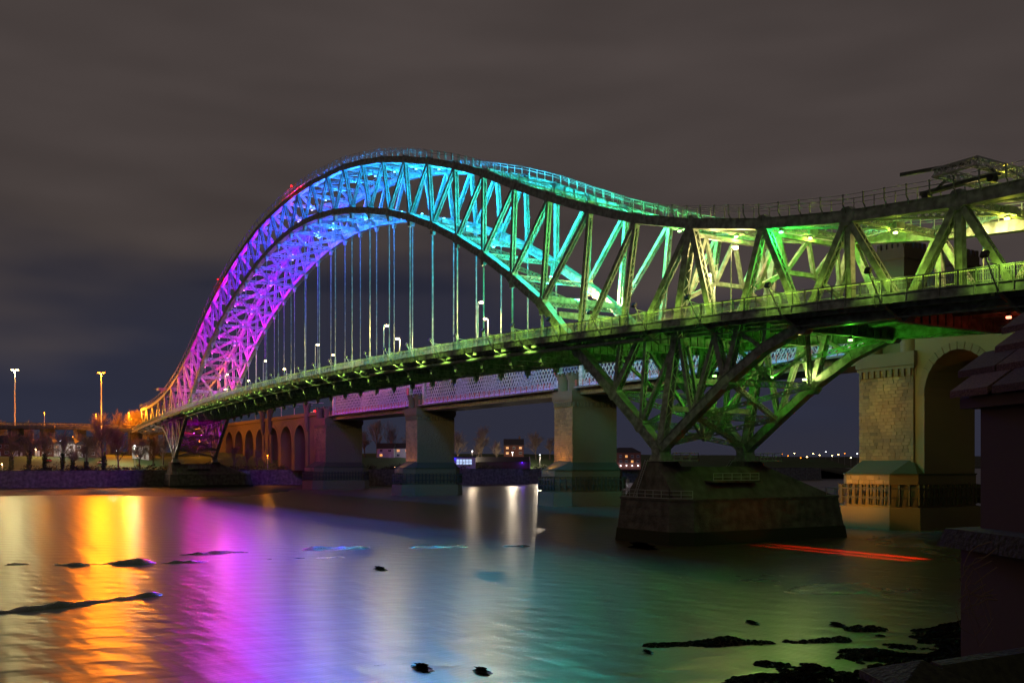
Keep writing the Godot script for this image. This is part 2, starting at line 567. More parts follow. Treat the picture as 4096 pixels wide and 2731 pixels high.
func make_bracing(bridge: Node3D) -> void:
	# the lateral systems between the trusses: a strut at every node and K bracing between
	for layer in 2:
		var xs := []
		var ys := []
		var src_x = TX if layer == 0 else BX
		var src_y = TY if layer == 0 else BY
		var n: int = 19 if layer == 0 else 13
		for j in range(n - 1, -1, -1):
			if src_x[j] > 0.0:
				xs.append(-src_x[j]); ys.append(src_y[j])
		for j in n:
			xs.append(src_x[j]); ys.append(src_y[j])
		var g := MB.new()
		for i in xs.size():
			g.box(Vector3(xs[i], ys[i], -S * 0.5), Vector3(1.5, 0.9, 1.6))
		var sys := part(g, "lateral_bracing", M.steel, bridge, "stuff")
		for i in xs.size():
			if layer == 1 and absf(ys[i] - walk(xs[i])) < 6.5:
				continue
			var pitch := 0.85 if xs[i] > 0.0 else 1.2
			var a := Vector3(xs[i], ys[i], -0.5)
			var c := Vector3(xs[i], ys[i], -S * 0.5)
			var b := Vector3(xs[i], ys[i], -S + 0.5)
			part(laced_box(a, c + Vector3(0, 0, 0.75), 0.55, 0.75, pitch), "strut", M.steel, sys)
			part(laced_box(c - Vector3(0, 0, 0.75), b, 0.55, 0.75, pitch), "strut", M.steel, sys)
			var k := i + 1 if xs[i] < 0.0 else i - 1     # braces run towards the crown
			if k >= 0 and k < xs.size() and absf(xs[i]) > 0.1:
				for z in [-0.6, -S + 0.6]:
					var q := Vector3(xs[k], ys[k], z)
					part(laced_box(c + (q - c).normalized() * 0.8, q, 0.5, 0.7, pitch), "lateral_brace", M.steel, sys)
	# sway frames across the tall posts by the piers
	for s in [1.0, -1.0]:
		for q in [[14, 171.4, 44.6, 170.3, 38.2], [15, 185.4, 42.0, 184.0, 37.6]]:
			var mb := MB.new()
			var top := Vector3(s * q[1], q[2], 0)
			var bot := Vector3(s * q[3], q[4], 0)
			var zs := [-0.5, -S * 0.17, -S * 0.34, -S * 0.5, -S * 0.66, -S * 0.83, -S + 0.5]
			for i in 6:
				var a := bot if i % 2 == 0 else top
				var b := top if i % 2 == 0 else bot
				if i == 0 or i == 5:
					a = (bot - Vector3(0, 2.6, 0)) if i == 0 else top
					b = top if i == 0 else (bot - Vector3(0, 2.6, 0))
				mb.bar(Vector3(a.x, a.y, zs[i]), Vector3(b.x, b.y, zs[i + 1]), 0.5, 0.5, Vector3(1, 0, 0))
			mb.bar(top + Vector3(0, 0, -0.5), top + Vector3(0, 0, -S + 0.5), 0.55, 0.55)
			mb.bar(bot + Vector3(0, -2.6, -0.5), bot + Vector3(0, 0, zs[2]), 0.55, 0.6)
			mb.bar(bot + Vector3(0, 0, zs[2]), bot + Vector3(0, 0, zs[4]), 0.55, 0.6)
			mb.bar(bot + Vector3(0, 0, zs[4]), bot + Vector3(0, -2.6, -S + 0.5), 0.55, 0.6)
			part(mb, "portal_frame", M.steel, bridge)
		# where the arch dives through the deck: heavy plated struts
		for q in [[131.6, 41.2], [136.8, 37.6], [141.0, 33.9]]:
			var mb := MB.new()
			mb.bar(Vector3(s * q[0], q[1], -0.5), Vector3(s * q[0], q[1], -S + 0.5), 0.6, 1.1)
			for k in 12:
				mb.box(Vector3(s * q[0], q[1], -1.0 - k * (S - 2.0) / 11.0), Vector3(0.72, 1.16, 0.08))
			part(mb, "plated_strut", M.steel, bridge)
		# cross bracing below the deck beside the pier
		var low := [[153.8, 22.8, 178.7, 22.9], [160.4, 17.5, 172.0, 18.4]]
		for q in low:
			for xx in [[q[0], q[1]], [q[2], q[3]]]:
				part(laced_box(Vector3(s * xx[0], xx[1], -0.6), Vector3(s * xx[0], xx[1], -S + 0.6), 0.55, 0.8, 0.95), "cross_strut", M.steel, bridge)
		for q in [[153.8, 22.8, 160.4, 17.5], [178.7, 22.9, 172.0, 18.4], [172.0, 18.4, 165.0, 14.4], [160.4, 17.5, 165.0, 14.4], [192.4, 28.7, 178.7, 23.2]]:
			for e in 2:
				var z1 := -0.6 if e == 0 else -S + 0.6
				part(laced_box(Vector3(s * q[0], q[1], z1), Vector3(s * q[2], q[3], -S - z1), 0.45, 0.6, 0.9), "cross_brace", M.steel, bridge)
		for q in [[161.6, 28.6, 165.0, 15.2], [170.2, 28.6, 165.0, 15.2], [153.8, 28.6, 153.8, 23.4], [178.7, 28.4, 178.7, 23.4]]:
			for e in 2:
				var z1 := -0.7 if e == 0 else -S + 0.7
				var mb := MB.new()
				mb.bar(Vector3(s * q[0], q[1], z1), Vector3(s * q[2], q[3], -S * 0.5), 0.45, 0.5, Vector3(1, 0, 0))
				part(mb, "sway_brace", M.steel, bridge)
		for y in [24.0, 19.8]:
			var mb := MB.new()
			mb.bar(Vector3(s * (165.0 + (y - 13.6) * 0.21), y, -0.6), Vector3(s * (165.0 + (y - 13.6) * 0.21), y, -S + 0.6), 0.6, 0.8)
			part(mb, "cross_strut", M.steel, bridge)

func make_deck(bridge: Node3D) -> void:
	var x0 := -246.0
	var x1 := 262.0
	var step := 4.0
	var slab := MB.new()
	var x := x0
	while x < x1 - 0.01:
		var y0 := walk(x)
		var y1 := walk(x + step)
		slab.hexa(PackedVector3Array([Vector3(x, y0 - 0.45, -S - 4.0), Vector3(x + step, y1 - 0.45, -S - 4.0), Vector3(x, y0, -S - 4.0), Vector3(x + step, y1, -S - 4.0), Vector3(x, y0 - 0.45, 4.0), Vector3(x + step, y1 - 0.45, 4.0), Vector3(x, y0, 4.0), Vector3(x + step, y1, 4.0)]))
		x += step
	var deck := part(slab, "deck", M.concrete, bridge)
	var road := MB.new()
	x = x0
	while x < x1 - 0.01:
		road.quad(Vector3(x, walk(x) + 0.006, -1.9), Vector3(x, walk(x) + 0.006, -S + 1.9), Vector3(x + step, walk(x + step) + 0.006, -S + 1.9), Vector3(x + step, walk(x + step) + 0.006, -1.9))
		x += step
	part(road, "carriageway", M.asphalt, deck)
	# edge plates, one by one along the side in view
	for side in [1.0, -1.0]:
		var z := 4.06 if side > 0 else -S - 4.06
		var far_plates := MB.new()
		x = x0
		while x < x1 - 0.01:
			var mb := MB.new() if side > 0 else far_plates
			var a := Vector3(x + 0.02, walk(x) - 0.42, z)
			var b := Vector3(x + step - 0.02, walk(x + step) - 0.42, z)
			mb.bar(a, b, 0.1, 1.0)
			mb.bar(a + Vector3(0, 0.5, 0.07 * side), b + Vector3(0, 0.5, 0.07 * side), 0.24, 0.12)
			mb.bar(a + Vector3(0, -0.5, 0.07 * side), b + Vector3(0, -0.5, 0.07 * side), 0.24, 0.1)
			mb.box(a + Vector3(0.05, 0, 0.1 * side), Vector3(0.1, 0.95, 0.12))
			if side > 0:
				part(mb, "edge_plate", M.steel, deck)
			x += step
		if side < 0:
			part(far_plates, "edge_plates", M.steel, deck)
	# cross girders with tapered brackets, hanger anchors, stringers
	var nodes := []
	for j in 12:
		nodes.append(BX[j]); nodes.append(-BX[j])
	for q in [144.0, 154.0, 165.0, 178.0, 192.4, 207.0, 220.5, 235.0]:
		nodes.append(q); nodes.append(-q)
	nodes.append(252.0)
	nodes.sort()
	for q in nodes:
		var y := walk(q) - 0.47
		var mb := MB.new()
		mb.box(Vector3(q, y - 1.1, -S * 0.5), Vector3(0.09, 2.1, S + 1.0))
		mb.box(Vector3(q, y - 2.18, -S * 0.5), Vector3(0.6, 0.08, S + 1.0))
		for k in 13:
			mb.box(Vector3(q, y - 1.1, 0.2 - k * (S + 0.4) / 12.0), Vector3(0.5, 2.0, 0.06))
		for e in [1.0, -1.0]:
			var za := 0.5 if e > 0 else -S - 0.5
			mb.hexa(PackedVector3Array([Vector3(q - 0.05, y - 2.1, za), Vector3(q + 0.05, y - 2.1, za), Vector3(q - 0.05, y, za), Vector3(q + 0.05, y, za), Vector3(q - 0.05, y - 0.5, za + 3.4 * e), Vector3(q + 0.05, y - 0.5, za + 3.4 * e), Vector3(q - 0.05, y, za + 3.4 * e), Vector3(q + 0.05, y, za + 3.4 * e)]))
			mb.bar(Vector3(q, y - 2.14, za), Vector3(q, y - 0.54, za + 3.4 * e), 0.5, 0.07)
		part(mb, "cross_girder", M.steel, deck)
		if absf(q) < 135.0:
			for za in [0.0, -S]:
				var an := MB.new()
				an.box(Vector3(q, y - 2.7, za), Vector3(1.0, 0.95, 0.9))
				an.box(Vector3(q, y - 2.2, za), Vector3(1.3, 0.12, 1.2))
				for e in [-0.22, 0.22]:
					an.tube(PackedVector3Array([Vector3(q + e, y - 3.15, za), Vector3(q + e, y - 3.6, za), Vector3(q + e, y - 3.8, za)]), PackedFloat32Array([0.15, 0.15, 0.02]), 6)
				part(an, "hanger_anchor", M.steel, deck)
	for i in nodes.size() - 1:
		for z in [2.6, -1.0, -5.0, -8.6, -12.2, -16.2, -S - 2.6]:
			var a := Vector3(nodes[i] + 0.1, walk(nodes[i]) - 0.9, z)
			var b := Vector3(nodes[i + 1] - 0.1, walk(nodes[i + 1]) - 0.9, z)
			var mb := MB.new()
			mb.bar(a, b, 0.08, 0.84)
			mb.bar(a - Vector3(0, 0.42, 0), b - Vector3(0, 0.42, 0), 0.34, 0.06)
			part(mb, "stringer", M.steel, deck)
		if true:
			var eg := MB.new()
			var ea := Vector3(nodes[i] + 0.06, walk(nodes[i]) - 1.55, -S)
			var eb := Vector3(nodes[i + 1] - 0.06, walk(nodes[i + 1]) - 1.55, -S)
			eg.bar(ea, eb, 0.1, 2.1)
			eg.bar(ea - Vector3(0, 1.05, 0), eb - Vector3(0, 1.05, 0), 0.5, 0.08)
			for k in 5:
				var ep := ea.lerp(eb, (k + 0.5) / 5.0)
				eg.box(ep, Vector3(0.08, 2.0, 0.4))
			part(eg, "edge_girder", M.steel, deck)
			# light truss hung under the footway bracket line
			var mb := MB.new()
			var a := Vector3(nodes[i], walk(nodes[i]) - 2.2, 1.6)
			var b := Vector3(nodes[i + 1], walk(nodes[i + 1]) - 2.2, 1.6)
			mb.bar(a, b, 0.14, 0.14)
			zigzag(mb, a + Vector3(0, 0.55, 0), b + Vector3(0, 0.55, 0), Vector3(0, 0, 0.01), Vector3(0, 0.55, 0), 2.2, 0.09, false)
			part(mb, "service_truss", M.steel, deck)
	# parapets: heavy posts, rails, thin upright bars
	for side in [1.0, -1.0]:
		var z := 3.85 if side > 0 else -S - 3.85
		var rails := MB.new()
		var bars := MB.new()
		var far_posts := MB.new()
		x = x0
		while x < x1 - 0.01:
			var a := Vector3(x, walk(x), z)
			var b := Vector3(x + step, walk(x + step), z)
			for h in [[1.75, 0.1, 0.1], [1.15, 0.07, 0.06], [0.12, 0.06, 0.06]]:
				rails.bar(a + Vector3(0, h[0], 0), b + Vector3(0, h[0], 0), h[1], h[2])
			var nb := 22 if x > 40.0 and side > 0 else 11
			for k in nb:
				var p := a.lerp(b, (k + 0.5) / nb)
				bars.bar(p + Vector3(0, 0.14, 0), p + Vector3(0, 1.74, 0), 0.055, 0.04, Vector3(0, 0, 1))
			x += step
		var guard := part(rails, "parapet", M.steel, deck)
		part(bars, "parapet_bars", M.steel, guard, "stuff")
		var pm := MB.new()
		pm.bar(Vector3(0, -0.3, 0.05 * side), Vector3(0, 1.8, 0.05 * side), 0.12, 0.14, Vector3(0, 0, 1))
		pm.box(Vector3(0, 0.05, 0.08 * side), Vector3(0.26, 0.3, 0.2))
		var pmesh := pm.mesh(M.steel)
		x = x0
		while x < x1 - 0.01:
			if side > 0:
				put(pmesh, "parapet_post", guard, Vector3(x, walk(x), z))
			else:
				far_posts.bar(Vector3(x, walk(x), z), Vector3(x, walk(x) + 1.8, z), 0.12, 0.14, Vector3(0, 0, 1))
			x += 2.0 if side > 0 else 4.0
		if side < 0:
			part(far_posts, "parapet_posts", M.steel, guard)
		# the wall between footway and carriageway
		var zi := -1.35 if side > 0 else -S + 1.35
		var wall := MB.new()
		x = x0
		while x < x1 - 0.01:
			var a := Vector3(x, walk(x), zi)
			var b := Vector3(x + step, walk(x + step), zi)
			wall.bar(a + Vector3(0, 0.33, 0), b + Vector3(0, 0.33, 0), 0.1, 0.42)
			wall.bar(a + Vector3(0, 0.86, 0), b + Vector3(0, 0.86, 0), 0.12, 0.24)
			wall.bar(a + Vector3(0, 1.25, 0), b + Vector3(0, 1.25, 0), 0.1, 0.1)
			wall.box(a + Vector3(0.1, 0.65, 0.1 * side), Vector3(0.16, 1.3, 0.16))
			x += step
		part(wall, "safety_barrier", M.galvanised, deck)
	# light strips under the parapet's top rail
	for i in nodes.size() - 1:
		var a := Vector3(nodes[i] + 0.3, walk(nodes[i]) + 1.6, 3.72)
		var b := Vector3(nodes[i + 1] - 0.3, walk(nodes[i + 1]) + 1.6, 3.72)
		var mb := MB.new()
		mb.bar(a, b, 0.04, 0.04)
		part(mb, "strip_light", M.glow_strip, deck)
		var l := AreaLight3D.new()
		l.name = "strip"
		l.area_size = Vector2(a.distance_to(b), 0.06)
		l.light_color = Color(0.80, 1.0, 0.27)
		l.light_energy = 22.0 if nodes[i] > -140.0 else 14.0
		l.shadow_enabled = true
		deck.add_child(l, true)
		l.position = (a + b) * 0.5 - Vector3(0, 0.03, 0.04)
		var dir := Vector3(0, -0.3, -1.0).normalized()
		var xa := (b - a).normalized()
		var za := -dir
		var ya := za.cross(xa).normalized()
		l.basis = Basis(xa, ya, xa.cross(ya))
	# service pipe under the near edge
	var pipe := MB.new()
	var pp := PackedVector3Array()
	var pr := PackedFloat32Array()
	x = 60.0
	while x < 172.0:
		pp.append(Vector3(x, walk(x) - 2.0, 2.4)); pr.append(0.28)
		x += 8.0
	pipe.tube(pp, pr, 10)
	part(pipe, "service_pipe", M.steel, deck)

# cranked posts and two wires along the top of each upper chord
func make_handrails(bridge: Node3D) -> void:
	var st := MB.new()
	var c := PackedVector3Array([Vector3(0, -0.35, 0.62), Vector3(0, 0.15, 0.7), Vector3(0, 0.55, 1.0), Vector3(0, 1.75, 1.0)])
	for i in 3:
		st.bar(c[i], c[i + 1], 0.12, 0.12, Vector3(1, 0, 0))
	st.box(Vector3(0, 1.75, 1.0), Vector3(0.2, 0.12, 0.2))
	var stm := st.mesh(M.steel)
	for e in 2:
		var z := 0.0 if e == 0 else -S
		var wires := MB.new()
		var far := MB.new()
		var line := []
		for s in [-1.0, 1.0]:
			for k in TX.size() - 1:
				var j: int = TX.size() - 1 - k if s < 0 else k
				var j2: int = j - 1 if s < 0 else j + 1
				line.append([Vector3(s * TX[j], TY[j] + 0.7, z), Vector3(s * TX[j2], TY[j2] + 0.7, z)])
		var spots := []
		for q in line:
			for h in [1.15, 1.7]:
				for zz in ([1.0, -1.0] if e == 0 else [-1.0, 1.0]):
					wires.bar(q[0] + Vector3(0, h, zz), q[1] + Vector3(0, h, zz), 0.055, 0.055)
			var n := maxi(1, int(round(q[0].distance_to(q[1]) / 3.1)))
			for i in n:
				spots.append(q[0].lerp(q[1], float(i) / n))
		var rail := part(wires, "handrail", M.galvanised, bridge)
		for p in spots:
			if e == 0:
				put(stm, "rail_post", rail, p)
			far.bar(p + Vector3(0, -0.2, -0.95), p + Vector3(0, 1.75, -0.95), 0.1, 0.1, Vector3(1, 0, 0))
			if e == 1:
				far.bar(p + Vector3(0, -0.2, 0.95), p + Vector3(0, 1.75, 0.95), 0.1, 0.1, Vector3(1, 0, 0))
		part(far, "rail_posts", M.galvanised, rail)

func make_bridge() -> void:
	var bridge := thing("arch_bridge", "long green steel arch bridge crossing the river, lit in rainbow colours", "bridge")
	make_truss(bridge, 0.0)
	make_truss(bridge, -S)
	make_bracing(bridge)
	make_deck(bridge)
	make_handrails(bridge)

# ---------------------------------------------------------------- lamps on the bridge
func bracket(called: String, x: float, y: float, z: float, c: Color, e: float, label: String, group: String, up := 1.0, aimed := false) -> void:
	var t := thing(called, label, "floodlight", Vector3(x, y, z), 0.0, group)
	var mb := MB.new()
	mb.box(Vector3(0, -0.22 * up, 0), Vector3(0.5, 0.16, 0.5))
	mb.box(Vector3(0, -0.4 * up, 0), Vector3(0.3, 0.24, 0.3))
	part(mb, "housing", M.black_paint, t)
	var g := MB.new()
	g.box(Vector3.ZERO, Vector3(0.4, 0.24, 0.4))
	var m := StandardMaterial3D.new()
	m.emission_enabled = true
	m.emission = c.lerp(Color.WHITE, 0.35)
	m.emission_energy_multiplier = 6.0
	part(g, "lamp_glass", m, t)
	if aimed:
		spot(t, Vector3(0, 0.14 * up, 0), Vector3.UP * up, c, e, 80.0 if up > 0.0 else 66.0, 0.18)
	else:
		omni(t, Vector3.ZERO, c, e, 0.18)

func colour_word(x: float) -> String:
	for q in [[-200.0, "orange"], [-172.0, "red"], [-135.0, "pink"], [-95.0, "magenta"], [-50.0, "purple"], [-10.0, "violet"], [45.0, "blue"], [85.0, "azure"], [125.0, "cyan"], [152.0, "sea green"], [180.0, "green"], [208.0, "lime green"], [222.0, "yellow"]]:
		if x < q[0]:
			return q[1]
	return "orange"

func make_bridge_lamps() -> void:
	var words := ["first", "second", "third", "fourth", "fifth", "sixth", "seventh", "eighth", "ninth", "tenth", "eleventh", "twelfth", "thirteenth"]
	for s in [-1.0, 1.0]:
		var way := "left" if s < 0 else "right"
		for j in 12:
			var x: float = s * BX[j]
			var k := 1.3 + (0.5 if x > 60.0 else 0.0) + (0.0 if x < -25.0 else 0.7)
			bracket("arch_floodlight", x, BY[j] + 0.85, -S * 0.5, hue(x), 300.0 * k, "small %s floodlight on the lower ribs, %s %s of the crown" % [colour_word(x), words[j], way], "floodlights inside the arch", 1.0, x > 25.0)
			if j % 2 == 0:
				bracket("arch_floodlight", x, BY[j] - 0.85, -S * 0.5, hue(x), 180.0 * k, "small %s floodlight hung below the lower ribs, %s %s of the crown" % [colour_word(x), words[j], way], "floodlights inside the arch", -1.0)
		for j in range(0 if s > 0 else 1, 13):
			var x: float = s * TX[j]
			bracket("arch_floodlight", x, TY[j] - 0.85, -S * 0.5, hue(x), 230.0 * (2.2 if x > 60.0 else (1.25 if x < -25.0 else 1.8)), "small %s floodlight hung from the upper ribs, %s" % [colour_word(x), "at the crown" if j == 0 else "%s %s of the crown" % [words[j - 1], way]], "floodlights inside the arch", -1.0)
	# side spans above the deck, and the truss legs below it
	for q in [[-214.0, 38.9, 24.0, "at the leftmost end"], [-186.0, 42.2, 30.0, "left of the far pier"], [-172.0, 45.2, 34.0, "over the far pier"], [-159.0, 48.6, 40.0, "right of the far pier"], [159.2, 48.6, 110.0, "left of the near pier"], [171.8, 45.2, 90.0, "over the near pier"], [185.7, 42.2, 90.0, "right of the near pier"], [199.2, 40.2, 80.0, "in the middle of the near side span"], [213.6, 38.8, 80.0, "below the maintenance gantry"]]:
		bracket("portal_floodlight", q[0], q[1], -S * 0.5, hue(q[0]), q[2], "%s floodlight over the roadway %s" % [colour_word(q[0]), q[3]], "floodlights over the roadway", -1.0)
	for q in [[-153.8, 23.75, 90.0, -130.0, "right of the far pier"], [-167.2, 24.95, 60.0, -100.0, "over the far pier"], [-178.7, 23.85, 60.0, -165.0, "left of the far pier"], [153.8, 23.75, 26.0, 168.0, "left of the near pier"], [166.3, 20.75, 18.0, 172.0, "low over the near pier"], [167.2, 24.95, 20.0, 176.0, "high over the near pier"], [178.7, 23.85, 34.0, 178.0, "right of the near pier"], [192.4, 27.65, 26.0, 186.0, "where the lower chord meets the deck"]]:
		bracket("underdeck_floodlight", q[0], q[1], -S * 0.5, hue(q[3]) if q[0] < 0 else Color(0.38, 1.0, 0.2), q[2], "%s floodlight under the deck %s" % [colour_word(q[3]), q[4]], "floodlights under the deck", -1.0 if q[0] > 190.0 else 1.0)
	bracket("bright_green_floodlight", 188.6, 41.35, 0.0, Color(0.1, 1.0, 0.3), 120.0, "glaring green floodlight high on the near truss", "", -1.0)
	bracket("bright_white_floodlight", 178.7, 23.85, -15.4, Color(0.95, 1.0, 0.55), 40.0, "glaring white floodlight on the lower chord above the dark pier", "")
	bracket("orange_floodlight", 213.8, 27.85, -8.6, Color(1.0, 0.22, 0.03), 3.0, "orange floodlight under the deck near the stone tower", "", -1.0)
	var ol := get_node("orange_floodlight")
	spot(ol, Vector3(0, -0.2, 0), Vector3(-21.0, -27.0, 0.2), Color(1.0, 0.16, 0.02), 24000.0, 17.0, 0.02)
	for q in [[-0.4, -0.062], [-0.03, 0.022], [0.04, 0.4]]:  # added plates; the gaps between them cut the orange beam into streaks
		var lv := MB.new()
		lv.box(Vector3(-0.45, -0.85, (q[0] + q[1]) * 0.5), Vector3(1.1, 0.02, q[1] - q[0]))
		part(lv, "added_slit_plate", M.black_paint, ol)
	# outrigger floodlights along the footway in view
	var xs := []
	for j in 12:
		xs.append(BX[j]); xs.append(-BX[j])
	for q in [144.0, 155.5, 166.5, 178.0, 192.4, 207.0, 220.5, -145.0, -158.0, -171.0]:
		xs.append(q)
	xs.sort()
	var i := 0
	for x in xs:
		var y := walk(x)
		var t := thing("outrigger_floodlight", "dark floodlight on a raking arm off the footway edge, %s" % ordinal(xs.size() - i), "floodlight", Vector3(x, y, 4.1), 0.0, "floodlights on arms along the footway")
		var arm := MB.new()
		arm.bar(Vector3(0, -1.0, 0), Vector3(0, 2.3, 2.1), 0.13, 0.13, Vector3(1, 0, 0))
		arm.bar(Vector3(0, 1.65, -0.2), Vector3(0, 1.9, 1.85), 0.09, 0.09, Vector3(1, 0, 0))
		arm.bar(Vector3(0, -1.0, 0.06), Vector3(0, 1.8, 0.06), 0.13, 0.13, Vector3(1, 0, 0))
		part(arm, "arm", M.steel, t)
		var box := MB.new()
		box.box(Vector3(0, 2.5, 2.25), Vector3(0.75, 0.6, 0.35), Basis(Vector3.RIGHT, -0.5))
		part(box, "housing", M.black_paint, t)
		box = MB.new()
		box.box(Vector3(0.0, -1.25, 0.8), Vector3(0.4, 0.3, 0.3))
		box.bar(Vector3(0, -1.0, 0.05), Vector3(0, -1.2, 0.7), 0.08, 0.08, Vector3(1, 0, 0))
		part(box, "lower_housing", M.black_paint, t)
		var g := MB.new()
		g.box(Vector3(0, 2.40, 2.06), Vector3(0.46, 0.30, 0.05), Basis(Vector3.RIGHT, -0.5))
		var m: StandardMaterial3D = M.glow_lime
		part(g, "lamp_glass", m, t)
		spot(t, Vector3(0, 2.36, 1.98), Vector3(0, -0.60 if x > 100.0 else -1.25, -1.0), Color(0.78, 1.0, 0.36), 20.0 if x > 100.0 else 15.0, 60.0 if x > 100.0 else 76.0, 0.2)
		if absf(x) < 135.0:
			spot(t, Vector3(0.0, -1.25, 0.62), Vector3(0, -0.34, -1.0), Color(0.80, 1.0, 0.42), 34.0, 52.0, 0.12)
		i += 1
	# street lamps
	for x in [-85.0, -37.6, 12.2, 60.5, 107.2, 178.6]:
		street_lamp(Vector3(x, walk(x), -1.0), 10.0, -1.0, Color(1.0, 0.87, 0.56), lamp_power(x), "galvanised street lamp on the bridge's nearer kerb", "street lamps along the bridge", x)
	for x in [-135.4, -100.2, -56.0, -8.1, 39.5, 87.1, 129.0, 160.6, 206.8]:
		street_lamp(Vector3(x, walk(x), -14.9), 9.7, 1.0, Color(1.0, 0.87, 0.56), lamp_power(x), "galvanised street lamp on the bridge's farther kerb", "street lamps along the bridge", x)

func lamp_power(x: float) -> float:
	return lerpf(110.0, 380.0, smoothstep(-30.0, 80.0, x)) if x < 140.0 else (260.0 if x < 190.0 else 90.0)

func ordinal(k: int) -> String:
	var o: String = "th" if k % 100 in [11, 12, 13] else ["th", "st", "nd", "rd", "th", "th", "th", "th", "th", "th"][k % 10]
	return "%d%s from the right" % [k, o]

var lamp_count := {}
func street_lamp(at: Vector3, h: float, towards: float, c: Color, e: float, label: String, group: String, _x := 0.0) -> void:
	lamp_count[label] = lamp_count.get(label, 0) + 1
	var t := thing("street_lamp", "%s, %s from the left" % [label, ["first", "second", "third", "fourth", "fifth", "sixth", "seventh", "eighth", "ninth"][lamp_count[label] - 1]], "street lamp", at, 0.0, group)
	var pole := MB.new()
	pole.tube(PackedVector3Array([Vector3(0, 0, 0), Vector3(0, 1.2, 0), Vector3(0, 1.25, 0), Vector3(0, h - 0.3, 0)]), PackedFloat32Array([0.14, 0.14, 0.1, 0.065]), 8)
	part(pole, "pole", M.galvanised, t)
	var arm := MB.new()
	arm.tube(PackedVector3Array([Vector3(0, h - 0.35, 0), Vector3(0, h + 0.05, 0.1 * towards), Vector3(0, h + 0.15, 0.6 * towards)]), PackedFloat32Array([0.06, 0.055, 0.05]), 6)
	part(arm, "arm", M.galvanised, t)
	var head := MB.new()
	head.box(Vector3(0, h + 0.2, 0.85 * towards), Vector3(0.34, 0.14, 0.8))
	part(head, "lantern", M.galvanised, t)
	var g := MB.new()
	g.box(Vector3(0, h - 0.03, 0.85 * towards), Vector3(0.46, 0.34, 0.48))
	part(g, "lamp_glass", M.glow_warm if c.b < 0.8 else M.glow_white, t)
	omni(t, Vector3(0, h + 0.0, 0.85 * towards), c, e, 0.12)

# ---------------------------------------------------------------- river, banks
var hills := FastNoiseLite.new()

func bank_y(x: float, z: float) -> float:
	var t := -177.0 - x
	var y := 8.0 + 6.6 * smoothstep(6.0, 46.0, t) + 3.0 * smoothstep(50.0, 120.0, t)
	return y + 0.5 * hills.get_noise_2d(x * 3.0, z * 3.0)

func mud_y(x: float, z: float) -> float:
	var y := -0.42 + 0.30 * hills.get_noise_2d(x * 4.0, z * 4.0) + 0.16 * hills.get_noise_2d(x * 19.0, z * 19.0)
	# long low bars left by the tide: [x0, z0, x1, z1, half width, height]
	for b in [[192.0, 92.0, 186.5, 77.0, 1.7, 0.66], [148.0, 92.0, 157.0, 73.0, 2.0, 0.58], [156.0, 79.0, 160.0, 66.0, 1.5, 0.56], [149.0, 67.0, 151.5, 46.0, 2.0, 0.62], [151.0, 48.0, 155.0, 30.0, 1.6, 0.56], [160.0, 60.0, 163.0, 48.0, 1.0, 0.5], [155.0, 36.0, 161.0, 22.0, 1.3, 0.6], [228.0, 54.0, 233.0, 42.0, 0.9, 0.5], [226.0, 46.0, 232.0, 36.0, 0.7, 0.46], [224.0, 71.5, 226.0, 69.0, 0.8, 0.62]]:
		var a := Vector2(b[0], b[1])
		var c := Vector2(b[2], b[3])
		var p := Vector2(x, z)
		var t := clampf((p - a).dot(c - a) / (c - a).length_squared(), 0.0, 1.0)
		var d: float = p.distance_to(a.lerp(c, t)) / b[4]
		y += b[5] * exp(-d * d) * (0.8 + 0.7 * hills.get_noise_2d(x * 9.0 + 40.0, z * 9.0))
	# soft flats between the pools, nearly level with the water
	y += 0.46 * exp(-pow((x - 213.0) / 15.0, 2.0) - pow((z - 20.0) / 20.0, 2.0)) + 0.10 * hills.get_noise_2d(x * 8.0 - 90.0, z * 8.0) - 0.03
	# the shelving shore on the right
	y += 0.62 * smoothstep(231.0, 239.5, x - 0.16 * (z - 45.0) + 2.5 * hills.get_noise_2d(x * 6.0, z * 6.0))
	y += 5.0 * smoothstep(240.0, 262.0, x)
	var shore := (-z - 8.0) + (x - 204.0) * 0.55
	y += 1.3 * smoothstep(-5.0, 26.0, shore + 5.0 * hills.get_noise_2d(x * 5.0, z * 5.0)) * smoothstep(166.0, 186.0, x)
	return y

func grid(mb: MB, x0: float, x1: float, z0: float, z1: float, nx: int, nz: int, fn: Callable) -> void:
	var base := mb.v.size()
	var dx := (x1 - x0) / nx
	var dz := (z1 - z0) / nz
	for i in nx + 1:
		for k in nz + 1:
			var x := x0 + dx * i
			var z := z0 + dz * k
			mb.v.append(Vector3(x, fn.call(x, z), z))
	for i in nx + 1:
		for k in nz + 1:
			var c := base + i * (nz + 1) + k
			var l := base + maxi(i - 1, 0) * (nz + 1) + k
			var r := base + mini(i + 1, nx) * (nz + 1) + k
			var u := base + i * (nz + 1) + maxi(k - 1, 0)
			var d := base + i * (nz + 1) + mini(k + 1, nz)
			mb.n.append((mb.v[d] - mb.v[u]).cross(mb.v[r] - mb.v[l]).normalized())
			if i < nx and k < nz:
				mb.ix.append_array(PackedInt32Array([c, c + nz + 1, c + nz + 2, c, c + nz + 2, c + 1]))

